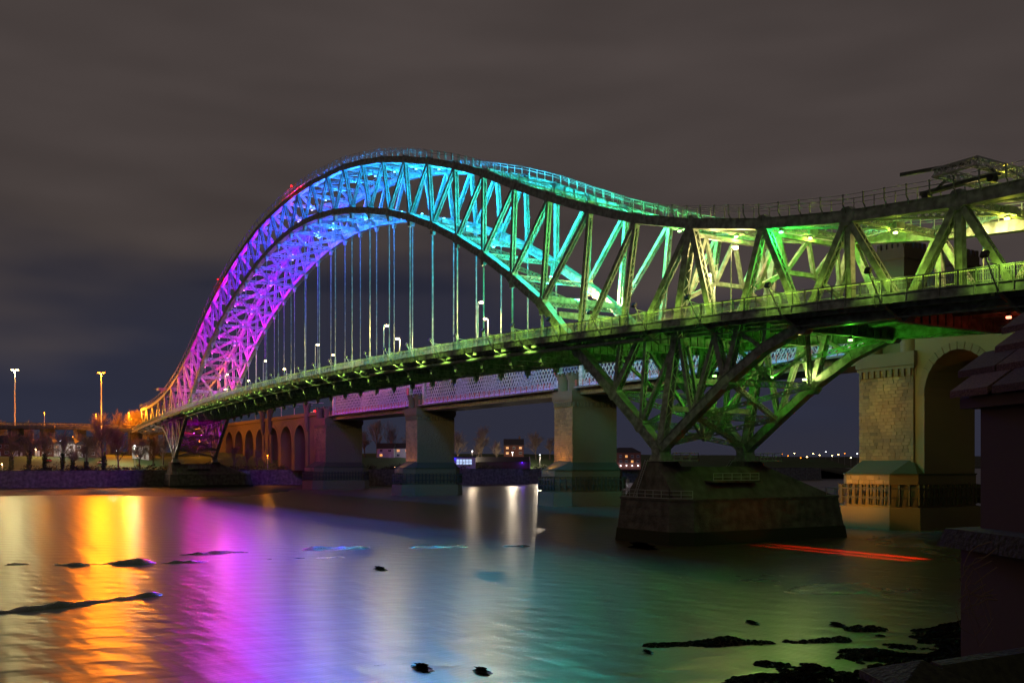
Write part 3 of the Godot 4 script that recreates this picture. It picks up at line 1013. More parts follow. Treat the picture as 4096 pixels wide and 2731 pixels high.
func make_setting() -> void:
	hills.seed = 4
	hills.frequency = 0.02
	hills.fractal_octaves = 3
	var w := MB.new()
	w.quad(Vector3(-5000, 0, -6000), Vector3(600, 0, -6000), Vector3(600, 0, 700), Vector3(-5000, 0, 700))
	struct(w, "river", M.water)
	var b := MB.new()
	grid(b, -420.0, -176.6, -480.0, 240.0, 80, 160, bank_y)
	struct(b, "far_bank_ground", M.grass)
	var outer := MB.new()
	outer.quad(Vector3(-5000, 15.6, -480), Vector3(-418, 15.6, -480), Vector3(-418, 15.6, 700), Vector3(-5000, 15.6, 700))
	outer.quad(Vector3(-420, 0.4, 700), Vector3(-420, 16.0, 700), Vector3(-176.6, 8.0, 240), Vector3(-176.6, 0.4, 240))
	struct(outer, "far_ground", M.hill)
	var far := MB.new()
	var fp := PackedVector3Array()
	grid(far, -4200.0, 900.0, -3600.0, -1750.0, 60, 24, func(x, z): return -1.0 + 26.0 * smoothstep(-1800.0, -2600.0, z + 0.25 * x + 260.0 * hills.get_noise_2d(x * 0.15, 7.0)) * (1.0 + 0.6 * hills.get_noise_2d(x * 0.2, z * 0.2)))
	struct(far, "distant_hills", M.hill)
	var spit := MB.new()
	grid(spit, -900.0, -176.0, -900.0, -478.0, 40, 24, func(x, z): return -1.0 + 8.5 * smoothstep(0.0, 60.0, -x - 178.0 - maxf(0.0, -z - 520.0) * 1.05 + 20.0 * hills.get_noise_2d(x * 0.6, z * 0.6)))
	struct(spit, "far_bank_spit", M.hill)
	var mud := MB.new()
	grid(mud, 136.0, 263.0, -62.0, 118.0, 210, 290, mud_y)
	struct(mud, "mud_bank", M.mud)
	# flats of the far shore left bare by the tide
	var flat := MB.new()
	grid(flat, -178.0, -36.0, -90.0, 200.0, 70, 120, func(x, z):
		var edge := -106.0 + 48.0 * exp(-pow((z - 6.0) / 26.0, 2.0)) + 7.0 * hills.get_noise_2d(x * 2.0, z * 3.0) - 60.0 * smoothstep(-20.0, -70.0, z)
		return 0.22 * clampf((edge - x) / 6.0, -1.0, 1.0) + 0.9 * smoothstep(-120.0, -176.0, x) + 0.06 * hills.get_noise_2d(x * 12.0, z * 12.0))
	struct(flat, "far_mud_flat", M.dull_mud)
	# near shore: the promenade ground the viewer stands on and its retaining wall
	var g := MB.new()
	var turned := Basis(Vector3.UP, 1.02447)
	g.box(Vector3(276.19, 4.6, 93.71) + turned * Vector3(-8.0, 0, 17.0), Vector3(60.0, 11.0, 40.0), turned)
	g.box(Vector3(361.0, 4.6, -20.0), Vector3(170.0, 11.0, 120.0))
	struct(g, "promenade_ground", M.asphalt)
	# pebbles on the mud by the viewer: too many to count
	var pb := MB.new()
	pb.blob(Vector3.ZERO, Vector3(0.16, 0.07, 0.11), hills, 0.4, 4, 6)
	var mm := MultiMesh.new()
	mm.transform_format = MultiMesh.TRANSFORM_3D
	mm.mesh = pb.mesh(M.pebble)
	var places := []
	for k in 60000:
		var x := rng.randf_range(226.0, 252.0)
		var z := rng.randf_range(14.0, 74.0)
		var y := mud_y(x, z)
		if y > -0.02 and y < 2.0:
			places.append(Transform3D(Basis(Vector3.UP, rng.randf() * TAU).rotated(Vector3.RIGHT, rng.randf_range(-0.4, 0.4)).scaled(Vector3.ONE * rng.randf_range(0.5, 1.7)), Vector3(x, y + 0.01, z)))
	mm.instance_count = places.size()
	for k in places.size():
		mm.set_instance_transform(k, places[k])
	var mi := MultiMeshInstance3D.new()
	mi.multimesh = mm
	mi.name = "pebbles"
	add_child(mi)
	tag(mi, "wet pebbles strewn over the mud at the near shore", "pebbles", "", "stuff")
	# driftwood and stones stranded in the shallows
	var k := 0
	for q in [[171.6, 9.0, 2.2, "dark lump of driftwood in the shallows before the concrete pier"], [226.5, 69.5, 0.7, "low black rock awash at the bottom centre"], [229.0, 67.0, 0.6, "small wet rock nearest the bottom edge, centre"], [229.5, 55.5, 0.35, "small dark stone alone in green water"], [225.0, 42.0, 0.5, "dark stone at the edge of the pebbly mud"], [229.0, 37.5, 0.6, "dark stone in the still pool on the right"], [178.0, 51.0, 0.9, "dark lump awash in blue water, right of the mud bars"]]:
		var mb := MB.new()
		mb.blob(Vector3(0, 0.1, 0), Vector3(q[2], q[2] * 0.2, q[2] * 0.55), hills, 1.6, 9, 16)
		mb.blob(Vector3(q[2] * 0.9, 0.02, q[2] * 0.3), Vector3(q[2] * 0.8, q[2] * 0.12, q[2] * 0.3), hills, 1.6, 8, 12)
		var o := part(mb, "stone", M.mud, self)
		o.name = numbered("stranded_stone")
		o.position = Vector3(q[0], maxf(0.0, mud_y(q[0], q[1])), q[1])
		tag(o, q[3], "stone", "stones in the shallows")
		k += 1
	# river wall of the far bank
	var wall := thing("river_wall", "long low concrete river wall along the far bank", "wall", Vector3(-176.0, 0, 0))
	var cap := MB.new()
	cap.box(Vector3(-0.1, 8.25, -100.0), Vector3(1.3, 0.3, 640.0))
	part(cap, "coping", M.concrete, wall)
	var z := 220.0
	while z > -420.0:
		var mb := MB.new()
		mb.hexa(PackedVector3Array([Vector3(-0.5, -1, z - 11.96), Vector3(1.2, -1, z - 11.96), Vector3(-0.5, 8.1, z - 11.96), Vector3(0.4, 8.1, z - 11.96), Vector3(-0.5, -1, z), Vector3(1.2, -1, z), Vector3(-0.5, 8.1, z), Vector3(0.4, 8.1, z)]))
		part(mb, "wall_panel", M.concrete, wall)
		z -= 12.0

# ---------------------------------------------------------------- piers of the arch bridge
func fence_run(t: Node3D, pts: Array, h: float) -> void:
	var mb := MB.new()
	for i in pts.size() - 1:
		var a: Vector3 = pts[i]
		var b: Vector3 = pts[i + 1]
		for e in [h, h * 0.52]:
			mb.bar(a + Vector3(0, e, 0), b + Vector3(0, e, 0), 0.075, 0.075)
		mb.bar(a + Vector3(0, 0.06, 0), b + Vector3(0, 0.06, 0), 0.12, 0.1)
		var n := maxi(1, int(round(a.distance_to(b) / 1.8)))
		for k in n + 1:
			var p := a.lerp(b, float(k) / n)
			mb.bar(p, p + Vector3(0, h, 0), 0.08, 0.08, Vector3(1, 0, 0))
	part(mb, "railing", M.galvanised, t)

func ring(x0: float, x1: float, z0: float, z1: float, y: float, cut: float) -> PackedVector3Array:
	return PackedVector3Array([Vector3(x0 + cut, y, z1), Vector3(x1 - cut, y, z1), Vector3(x1, y, z1 - cut), Vector3(x1, y, z0 + cut), Vector3(x1 - cut, y, z0), Vector3(x0 + cut, y, z0), Vector3(x0, y, z0 + cut), Vector3(x0, y, z1 - cut)])

func concrete_pier(s: float, label: String) -> void:
	var t := thing("bridge_pier", label, "bridge pier", Vector3(s * 165.0, 0, 0))
	var mb := MB.new()
	mb.prism(ring(-8.9, 8.9, -33.5, 4.0, -2.0, 2.6), ring(-8.0, 8.0, -31.8, 3.2, 6.3, 2.4))
	part(mb, "caisson", M.concrete, t)
	mb = MB.new()
	mb.prism(ring(-8.95, 8.95, -33.55, 4.05, -2.0, 2.6), ring(-8.6, 8.6, -32.85, 3.66, 1.9, 2.5))
	part(mb, "weed_band", M.moss, t)
	for y in [3.0, 4.1, 5.2]:
		var f: float = (y + 2.0) / 8.3
		var w: float = lerpf(8.9, 8.0, f) + 0.05
		mb = MB.new()
		mb.prism(ring(-w, w, lerpf(-33.5, -31.8, f) - 0.05, lerpf(4.0, 3.2, f) + 0.05, y, 2.5), ring(-w, w, lerpf(-33.5, -31.8, f) - 0.05, lerpf(4.0, 3.2, f) + 0.05, y + 0.07, 2.5))
		part(mb, "shutter_line", M.concrete, t)
	mb = MB.new()
	mb.prism(ring(-8.15, 8.15, -31.95, 3.35, 6.3, 2.4), ring(-8.15, 8.15, -31.95, 3.35, 6.6, 2.4))
	part(mb, "platform", M.concrete, t)
	mb = MB.new()
	mb.prism(ring(-7.2, 7.5, -30.6, 2.4, 6.6, 1.6), ring(-2.6, 2.6, -S - 2.6, 2.0, 11.2, 0.8))
	part(mb, "pedestal", M.concrete, t)
	for zc in [0.0, -S]:
		var zb := 2.6 if zc == 0.0 else -S + 5.0
		mb = MB.new()
		mb.prism(ring(-2.3, 2.3, zc - 2.3, zc + 2.0, 11.2, 0.4), ring(-1.9, 1.9, zc - 1.9, zc + 1.8, 12.1, 0.4))
		part(mb, "bearing_block", M.concrete, t)
		mb = MB.new()
		mb.prism(ring(-1.6, 1.6, zc - 1.3, zc + 1.3, 12.1, 0.2), ring(-0.7, 0.7, zc - 1.0, zc + 1.0, 13.6, 0.1))
		mb.tube(PackedVector3Array([Vector3(0, 13.5, zc - 1.2), Vector3(0, 13.5, zc + 1.2)]), PackedFloat32Array([0.85, 0.85]), 14)
		part(mb, "bearing", M.steel, t)
		mb = MB.new()
		mb.box(Vector3(2.2, 12.0, zc - 0.4), Vector3(6.0, 0.12, 4.8))
		part(mb, "bearing_walkway", M.steel, t)
		fence_run(t, [Vector3(5.1, 12.05, zc + 1.9), Vector3(5.1, 12.05, zc - 2.7), Vector3(-0.6, 12.05, zc - 2.7)], 1.15)
		# ladder up the slope
		var lad := MB.new()
		var a := Vector3(-2.6, 6.7, zb + 0.4)
		var c := Vector3(-0.4, 12.2, zc + 2.5)
		for e in [-0.28, 0.28]:
			lad.bar(a + Vector3(e, 0, 0), c + Vector3(e, 0, 0), 0.07, 0.09)
		for k in 16:
			var p := a.lerp(c, (k + 0.5) / 16.0)
			lad.bar(p - Vector3(0.28, 0, 0), p + Vector3(0.28, 0, 0), 0.05, 0.05)
		part(lad, "ladder", M.galvanised, t)
	mb = MB.new()
	mb.box(Vector3(5.6, 9.0, -8.9), Vector3(2.4, 0.25, 9.6))
	part(mb, "ledge", M.concrete, t)
	fence_run(t, [Vector3(6.6, 9.12, -4.3), Vector3(6.6, 9.12, -13.5)], 1.1)
	fence_run(t, [Vector3(-7.8, 6.6, -2.0), Vector3(-7.8, 6.6, 0.6), Vector3(-5.6, 6.6, 3.0), Vector3(5.4, 6.6, 3.0), Vector3(7.7, 6.6, 0.7)], 1.15)
	fence_run(t, [Vector3(7.8, 6.6, -27.0), Vector3(7.8, 6.6, -29.4), Vector3(5.6, 6.6, -31.5), Vector3(-5.6, 6.6, -31.5)], 1.15)
	if s > 0:
		var post := MB.new()
		post.tube(PackedVector3Array([Vector3(-5.2, 6.6, 2.2), Vector3(-5.2, 9.6, 2.2)]), PackedFloat32Array([0.07, 0.06]), 6)
		post.box(Vector3(-5.2, 9.0, 2.2), Vector3(0.5, 0.5, 0.3))
		part(post, "marker_post", M.galvanised, t)

# ---------------------------------------------------------------- railway bridge behind
var block_mesh := {}
func block(parent: Node, at: Vector3, l: float, h: float, d: float, m: Material, turn := 0.0, called := "stone_block") -> void:
	var key := "%.2f %.2f %.2f %s" % [l, h, d, m.resource_name]
	if not block_mesh.has(key):
		var mb := MB.new()
		var q := 0.035
		mb.prism(PackedVector3Array([Vector3(-l / 2, -h / 2, -d / 2), Vector3(l / 2, -h / 2, -d / 2), Vector3(l / 2, h / 2, -d / 2), Vector3(-l / 2, h / 2, -d / 2)]), PackedVector3Array([Vector3(-l / 2, -h / 2, d / 2 - q), Vector3(l / 2, -h / 2, d / 2 - q), Vector3(l / 2, h / 2, d / 2 - q), Vector3(-l / 2, h / 2, d / 2 - q)]))
		mb.prism(PackedVector3Array([Vector3(-l / 2, -h / 2, d / 2 - q), Vector3(l / 2, -h / 2, d / 2 - q), Vector3(l / 2, h / 2, d / 2 - q), Vector3(-l / 2, h / 2, d / 2 - q)]), PackedVector3Array([Vector3(-l / 2 + q, -h / 2 + q, d / 2), Vector3(l / 2 - q, -h / 2 + q, d / 2), Vector3(l / 2 - q, h / 2 - q, d / 2), Vector3(-l / 2 + q, h / 2 - q, d / 2)]))
		block_mesh[key] = mb.mesh(m)
	put(block_mesh[key], called, parent, at, turn)

# soot and damp darken the blocks in broad uneven stains
func stone_tone(x: float, y: float, z: float) -> Material:
	var t := 2.8 + 4.5 * hills.get_noise_3d(x * 7.0, y * 5.0, z * 7.0) + rng.randf_range(-1.3, 1.3)
	return M["sandstone%d" % clampi(int(round(t)), 0, 7)]

# a wall face of coursed blocks from x0 to x1 at z (or along z at x when side)
func courses(parent: Node, x0: float, x1: float, y0: float, y1: float, z: float, ch: float) -> void:
	var y := y0
	var row := 0
	while y < y1 - 0.1:
		var x := x0 + (0.0 if row % 2 == 0 else -0.55)
		while x < x1 - 0.05:
			var l: float = [0.9, 1.1, 1.3, 1.5][rng.randi() % 4] * ch / 0.62
			var a := maxf(x, x0)
			var b := minf(x + l, x1)
			if x1 - b < 0.45:
				b = x1
			l = snappedf(b - a, 0.1)
			if l > 0.2:
				block(parent, Vector3((a + b) * 0.5, y + ch * 0.5, z + rng.randf_range(-0.03, 0.05)), maxf(l - 0.04, 0.1), ch - 0.04, 0.5, stone_tone((a + b) * 0.5, y, z))
			x = b
		y += ch
		row += 1

func side_courses(mb: MB, x: float, z0: float, z1: float, y0: float, y1: float, ch: float) -> void:
	var y := y0
	var row := 0
	while y < y1 - 0.1:
		var z := z0 - (0.6 if row % 2 else 0.0)
		while z < z1:
			var l := rng.randf_range(1.1, 2.1)
			var a := maxf(z, z0)
			var b := minf(z + l, z1)
			if b - a > 0.25:
				mb.box(Vector3(x + rng.randf_range(-0.03, 0.04), y + ch * 0.5, (a + b) * 0.5), Vector3(0.5, ch - 0.05, b - a - 0.05))
			z += l
		y += ch
		row += 1

func crenels(mb: MB, x0: float, x1: float, z0: float, z1: float, y: float, n: int) -> void:
	for k in n:
		var f := (k + 0.5) / n
		var w := (x1 - x0) / n * 0.6
		for z in [z0 + 0.25, z1 - 0.25]:
			mb.box(Vector3(lerpf(x0, x1, f), y + 0.55, z), Vector3(w, 1.1, 0.5))
		var wz := (z1 - z0) / n * 0.6
		for x in [x0 + 0.25, x1 - 0.25]:
			mb.box(Vector3(x, y + 0.55, lerpf(z0, z1, f)), Vector3(0.5, 1.1, wz))

func stone_pier(xr: float, wid: float, zf: float, zr: float, top: float, label: String, tall: bool, ch: float) -> void:
	var xl := xr - wid
	var t := thing("stone_pier", label, "bridge pier", Vector3((xl + xr) * 0.5, 0, zf))
	t.position = Vector3.ZERO
	var core := MB.new()
	core.box(Vector3((xl + xr) * 0.5, top * 0.5, (zf + zr) * 0.5), Vector3(wid - 0.5, top, zf - zr - 0.5))
	part(core, "core", M.sandstone5, t)
	courses(t, xl, xr, 9.9, top - 3.0, zf - 0.25, ch)
	var side := MB.new()
	side_courses(side, xr - 0.25, zr, zf - 0.1, 9.9, top - 3.0, ch)
	part(side, "side_masonry", M.sandstone4, t, "stuff")
	# corbelled head
	var head := MB.new()
	head.box(Vector3((xl + xr) * 0.5, top - 2.7, (zf + zr) * 0.5), Vector3(wid + 0.5, 0.6, zf - zr + 0.5))
	for k in 9:
		head.box(Vector3(lerpf(xl, xr, (k + 0.5) / 9.0), top - 3.6, zf + 0.12), Vector3(wid / 20.0, 1.3, 0.5))
	for k in 13:
		head.box(Vector3(xr + 0.12, top - 3.6, lerpf(zr, zf, (k + 0.5) / 13.0)), Vector3(0.5, 1.3, (zf - zr) / 30.0))
	head.box(Vector3((xl + xr) * 0.5, top - 1.2, (zf + zr) * 0.5), Vector3(wid + 0.9, 2.4, zf - zr + 0.9))
	part(head, "corbel_table", M.sandstone5, t)
	# turrets over the cutwater
	var tur := MB.new()
	for k in 2:
		var c := Vector3(xl + 2.0 if k == 0 else xr - 2.0, top, zf - 1.9)
		tur.tube(PackedVector3Array([c, c + Vector3(0, 3.2, 0), c + Vector3(0, 3.25, 0), c + Vector3(0, 4.2, 0)]), PackedFloat32Array([1.7, 1.7, 2.0, 2.0]), 8)
		for i in 8:
			var o := Vector3(cos(TAU * i / 8.0), 0, sin(TAU * i / 8.0)) * 1.75
			tur.box(c + o + Vector3(0, 4.6, 0), Vector3(0.7, 0.9, 0.7))
	part(tur, "turret", M.sandstone5, t)
	if tall:
		for q in [[xl + 2.2, xl + 8.2, zf - 8.6, zf - 2.0], [xl + 2.2, xl + 9.6, zf - 22.5, zf - 15.5]]:
			var tw := MB.new()
			tw.box(Vector3((q[0] + q[1]) * 0.5, top + 9.4, (q[2] + q[3]) * 0.5), Vector3(q[1] - q[0], 20.0, q[3] - q[2]))
			tw.box(Vector3((q[0] + q[1]) * 0.5, top + 17.6, (q[2] + q[3]) * 0.5), Vector3(q[1] - q[0] + 0.5, 0.5, q[3] - q[2] + 0.5))
			for y in [5.0, 11.0]:
				tw.box(Vector3(q[1], top + y, (q[2] + q[3]) * 0.5), Vector3(0.16, 2.6, 0.7))
			crenels(tw, q[0], q[1], q[2], q[3], top + 19.4, 5)
			part(tw, "castellated_tower", M.sandstone5, t)
	# plinth with rounded nose, mossy cap, timber fender
	var pl := MB.new()
	var y0 := 8.0
	pl.prism(ring(xl - 2.4, xr + 2.4, zr - 3.0, zf + 5.2, -1.0, 3.4), ring(xl - 1.9, xr + 1.9, zr - 2.6, zf + 4.6, y0, 3.2))
	part(pl, "plinth", M.sandstone5, t)
	var ringb := MB.new()
	ringb.prism(ring(xl - 2.15, xr + 2.15, zr - 2.8, zf + 4.9, 7.9, 3.3), ring(xl - 2.15, xr + 2.15, zr - 2.8, zf + 4.9, 9.6, 3.3))
	part(ringb, "plinth_band", M.sandstone5, t)
	courses(t, xl + 1.2, xr - 1.2, 8.0, 9.5, zf + 4.7, 0.75)
	var cap := MB.new()
	cap.prism(ring(xl - 2.3, xr + 2.3, zr - 2.9, zf + 5.0, 9.6, 3.3), ring(xl - 2.3, xr + 2.3, zr - 2.9, zf + 5.0, 9.85, 3.3))
	cap.prism(ring(xl - 1.9, xr + 1.9, zr - 2.4, zf + 4.6, 9.85, 3.1), ring(xl + 0.4, xr - 0.4, zr, zf - 0.2, 12.3, 0.4))
	part(cap, "cap", M.moss, t)
	var fen := MB.new()
	var o := ring(xl - 2.7, xr + 2.7, zr - 3.4, zf + 5.5, 0.0, 3.4)
	for i in 8:
		var a := o[i]
		var b := o[(i + 1) % 8]
		for y in [7.2, 5.6]:
			fen.bar(a + Vector3(0, y, 0), b + Vector3(0, y, 0), 0.28, 0.3)
	part(fen, "fender_rail", M.timber, t)
	var fp := MB.new()
	fp.box(Vector3(0, 6.1, 0), Vector3(0.34, 3.5, 0.34))
	var fm := fp.mesh(M.timber)
	for i in 8:
		var a := o[i]
		var b := o[(i + 1) % 8]
		var n := maxi(1, int(a.distance_to(b) / 1.35))
		for k in n:
			put(fm, "fender_pile", t, a.lerp(b, float(k) / n))
	var foot := MB.new()
	foot.prism(ring(xl - 3.1, xr + 3.1, zr - 3.6, zf + 5.9, -1.0, 3.6), ring(xl - 2.9, xr + 2.9, zr - 3.4, zf + 5.7, 3.9, 3.5))
	part(foot, "footing", M.sandstone4, t)

func lattice_span(x0: float, x1: float, label: String, c0: Color, c1: Color, e: float) -> void:
	var t := thing("lattice_girder", label, "railway bridge", Vector3.ZERO)
	var yb := 32.4
	var yt := 41.2
	var zf := -57.4
	var m := MB.new()
	m.box(Vector3((x0 + x1) * 0.5, yb - 1.4, -63.0), Vector3(x1 - x0, 1.6, 11.6))
	m.box(Vector3((x0 + x1) * 0.5, yb - 0.35, -56.2), Vector3(x1 - x0, 0.5, 2.3))
	part(m, "walkway", M.steel_dark, t)
	m = MB.new()
	m.box(Vector3((x0 + x1) * 0.5, yt + 0.35, zf), Vector3(x1 - x0, 0.7, 0.9))
	m.box(Vector3((x0 + x1) * 0.5, yb + 0.35, zf), Vector3(x1 - x0, 0.7, 0.9))
	part(m, "girder_chord", M.lattice_paint, t)
	var bay := 1.55
	var rise := 4
	var n := int((x1 - x0 - 3.0) / bay)
	var hgt := yt - yb - 0.7
	var run := bay * rise * 0.9
	for d in 2:
		for k in n + rise:
			var xa := x0 + 1.5 + bay * (k - rise) + (0.0 if d == 0 else run)
			var xb := xa + (run if d == 0 else -run)
			var a := Vector3(xa, yb + 0.7, zf + (0.1 if d == 0 else -0.1))
			var b := Vector3(xb, yt, a.z)
			var lo := x0 + 1.5
			var hi := x1 - 1.5
			var p := a
			var q := b
			if minf(xa, xb) < lo or maxf(xa, xb) > hi:
				var ta := 0.0
				var tb := 1.0
				var f0 := (lo - xa) / (xb - xa)
				var f1 := (hi - xa) / (xb - xa)
				ta = maxf(ta, minf(f0, f1))
				tb = minf(tb, maxf(f0, f1))
				if tb - ta < 0.1:
					continue
				p = a.lerp(b, ta)
				q = a.lerp(b, tb)
			var mb := MB.new()
			mb.bar(p, q, 0.3, 0.07, Vector3(0, 0, 1))
			part(mb, "lattice_bar", M.lattice_paint, t)
	var back := MB.new()
	for d in 2:
		for k in n:
			var xa := x0 + 1.5 + bay * k + (0.0 if d == 0 else run)
			back.bar(Vector3(xa, yb + 0.7, -68.6), Vector3(xa + (run if d == 0 else -run), yt, -68.6), 0.3, 0.07, Vector3(0, 0, 1))
	back.box(Vector3((x0 + x1) * 0.5, yt + 0.35, -68.6), Vector3(x1 - x0, 0.7, 0.9))
	part(back, "rear_lattice", M.lattice_paint, t, "stuff")
	for x in [x0 + 0.7, x1 - 0.9]:
		m = MB.new()
		m.box(Vector3(x, (yb + yt) * 0.5, zf), Vector3(1.7, yt - yb + 0.6, 1.0))
		m.box(Vector3(x, (yb + yt) * 0.5, zf + 0.52), Vector3(1.2, yt - yb - 1.0, 0.06))
		part(m, "end_post", M.lattice_paint, t)
	var sh := MB.new()
	sh.prism(PackedVector3Array([Vector3(x1 - 2.4, yb + 6.6, zf + 0.65), Vector3(x1 - 0.6, yb + 6.6, zf + 0.65), Vector3(x1 - 0.6, yb + 4.6, zf + 0.65), Vector3(x1 - 1.5, yb + 3.4, zf + 0.65), Vector3(x1 - 2.4, yb + 4.6, zf + 0.65)]), PackedVector3Array([Vector3(x1 - 2.4, yb + 6.6, zf + 0.85), Vector3(x1 - 0.6, yb + 6.6, zf + 0.85), Vector3(x1 - 0.6, yb + 4.6, zf + 0.85), Vector3(x1 - 1.5, yb + 3.4, zf + 0.85), Vector3(x1 - 2.4, yb + 4.6, zf + 0.85)]))
	part(sh, "shield", M.red_paint, t)
	var pm := MB.new()
	pm.box(Vector3(0, 0.75, 0), Vector3(0.16, 1.7, 0.16))
	pm.box(Vector3(0, 1.62, 0), Vector3(0.26, 0.14, 0.26))
	var pmm := pm.mesh(M.red_paint)
	var x := x0 + 1.0
	while x < x1:
		put(pmm, "railing_post", t, Vector3(x, yb - 0.1, -55.2))
		x += 3.1
	m = MB.new()
	for h in [0.35, 0.75, 1.15, 1.5]:
		m.bar(Vector3(x0, yb + h - 0.1, -55.2), Vector3(x1, yb + h - 0.1, -55.2), 0.05, 0.05)
	part(m, "railing", M.red_paint, t)
	# light strips along the walkway, washing the lattice from below
	var nl := 7
	for k in nl:
		var f := (k + 0.5) / nl
		var l := (x1 - x0 - 4.0) / nl
		var p := Vector3(lerpf(x0 + 2.0, x1 - 2.0, f), yb + 0.1, -55.9)
		var c := c0.lerp(c1, f)
		m = MB.new()
		m.box(p - Vector3(0, 0.12, 0), Vector3(l - 0.2, 0.1, 0.18))
		var gm := StandardMaterial3D.new()
		gm.emission_enabled = true
		gm.emission = c
		gm.emission_energy_multiplier = 1.5
		part(m, "strip_light", gm, t)
		var al := AreaLight3D.new()
		al.name = "strip"
		al.area_size = Vector2(l - 0.3, 0.12)
		al.light_color = c
		al.light_energy = e
		al.shadow_enabled = true
		t.add_child(al, true)
		al.position = p
		al.basis = Basis.looking_at(Vector3(0, 1.0, -0.62).normalized(), Vector3(0, 0.5, 1.0))

# one arched bay of a stone viaduct with its front and back faces and soffit
func arch_bay(mb: MB, vous: MB, a: float, b: float, left: float, right: float, y0: float, spring: float, crown: float, top: float, zf: float, zr: float) -> void:
	for q in [[left, a], [b, right]]:
		if q[1] - q[0] > 0.05:
			mb.box(Vector3((q[0] + q[1]) * 0.5, (y0 + top) * 0.5, (zf + zr) * 0.5), Vector3(q[1] - q[0], top - y0, zf - zr))
	var n := 16
	var c := (a + b) * 0.5
	var rx := (b - a) * 0.5
	for i in n:
		var t0 := PI - PI * i / n
		var t1 := PI - PI * (i + 1) / n
		var x0 := c + rx * cos(t0)
		var x1 := c + rx * cos(t1)
		var h0 := spring + (crown - spring) * sin(t0)
		var h1 := spring + (crown - spring) * sin(t1)
		mb.hexa(PackedVector3Array([Vector3(x0, h0, zr), Vector3(x1, h1, zr), Vector3(x0, top, zr), Vector3(x1, top, zr), Vector3(x0, h0, zf), Vector3(x1, h1, zf), Vector3(x0, top, zf), Vector3(x1, top, zf)]))
		var k := 1.0 + 1.3 / rx
		var kk := (crown - spring + 1.3) / (crown - spring)
		vous.hexa(PackedVector3Array([Vector3(c + (x0 - c) * 1.005, spring + (h0 - spring) * 1.005, zf), Vector3(c + (x1 - c) * 1.005, spring + (h1 - spring) * 1.005, zf), Vector3(c + (x0 - c) * k, spring + (h0 - spring) * kk, zf), Vector3(c + (x1 - c) * k, spring + (h1 - spring) * kk, zf), Vector3(lerpf(x0, x1, 0.06), h0, zf + 0.14), Vector3(lerpf(x0, x1, 0.94), h1, zf + 0.14), Vector3(lerpf(c + (x0 - c) * k, c + (x1 - c) * k, 0.06), spring + (h0 - spring) * kk, zf + 0.14), Vector3(lerpf(c + (x0 - c) * k, c + (x1 - c) * k, 0.94), spring + (h1 - spring) * kk, zf + 0.14)]))

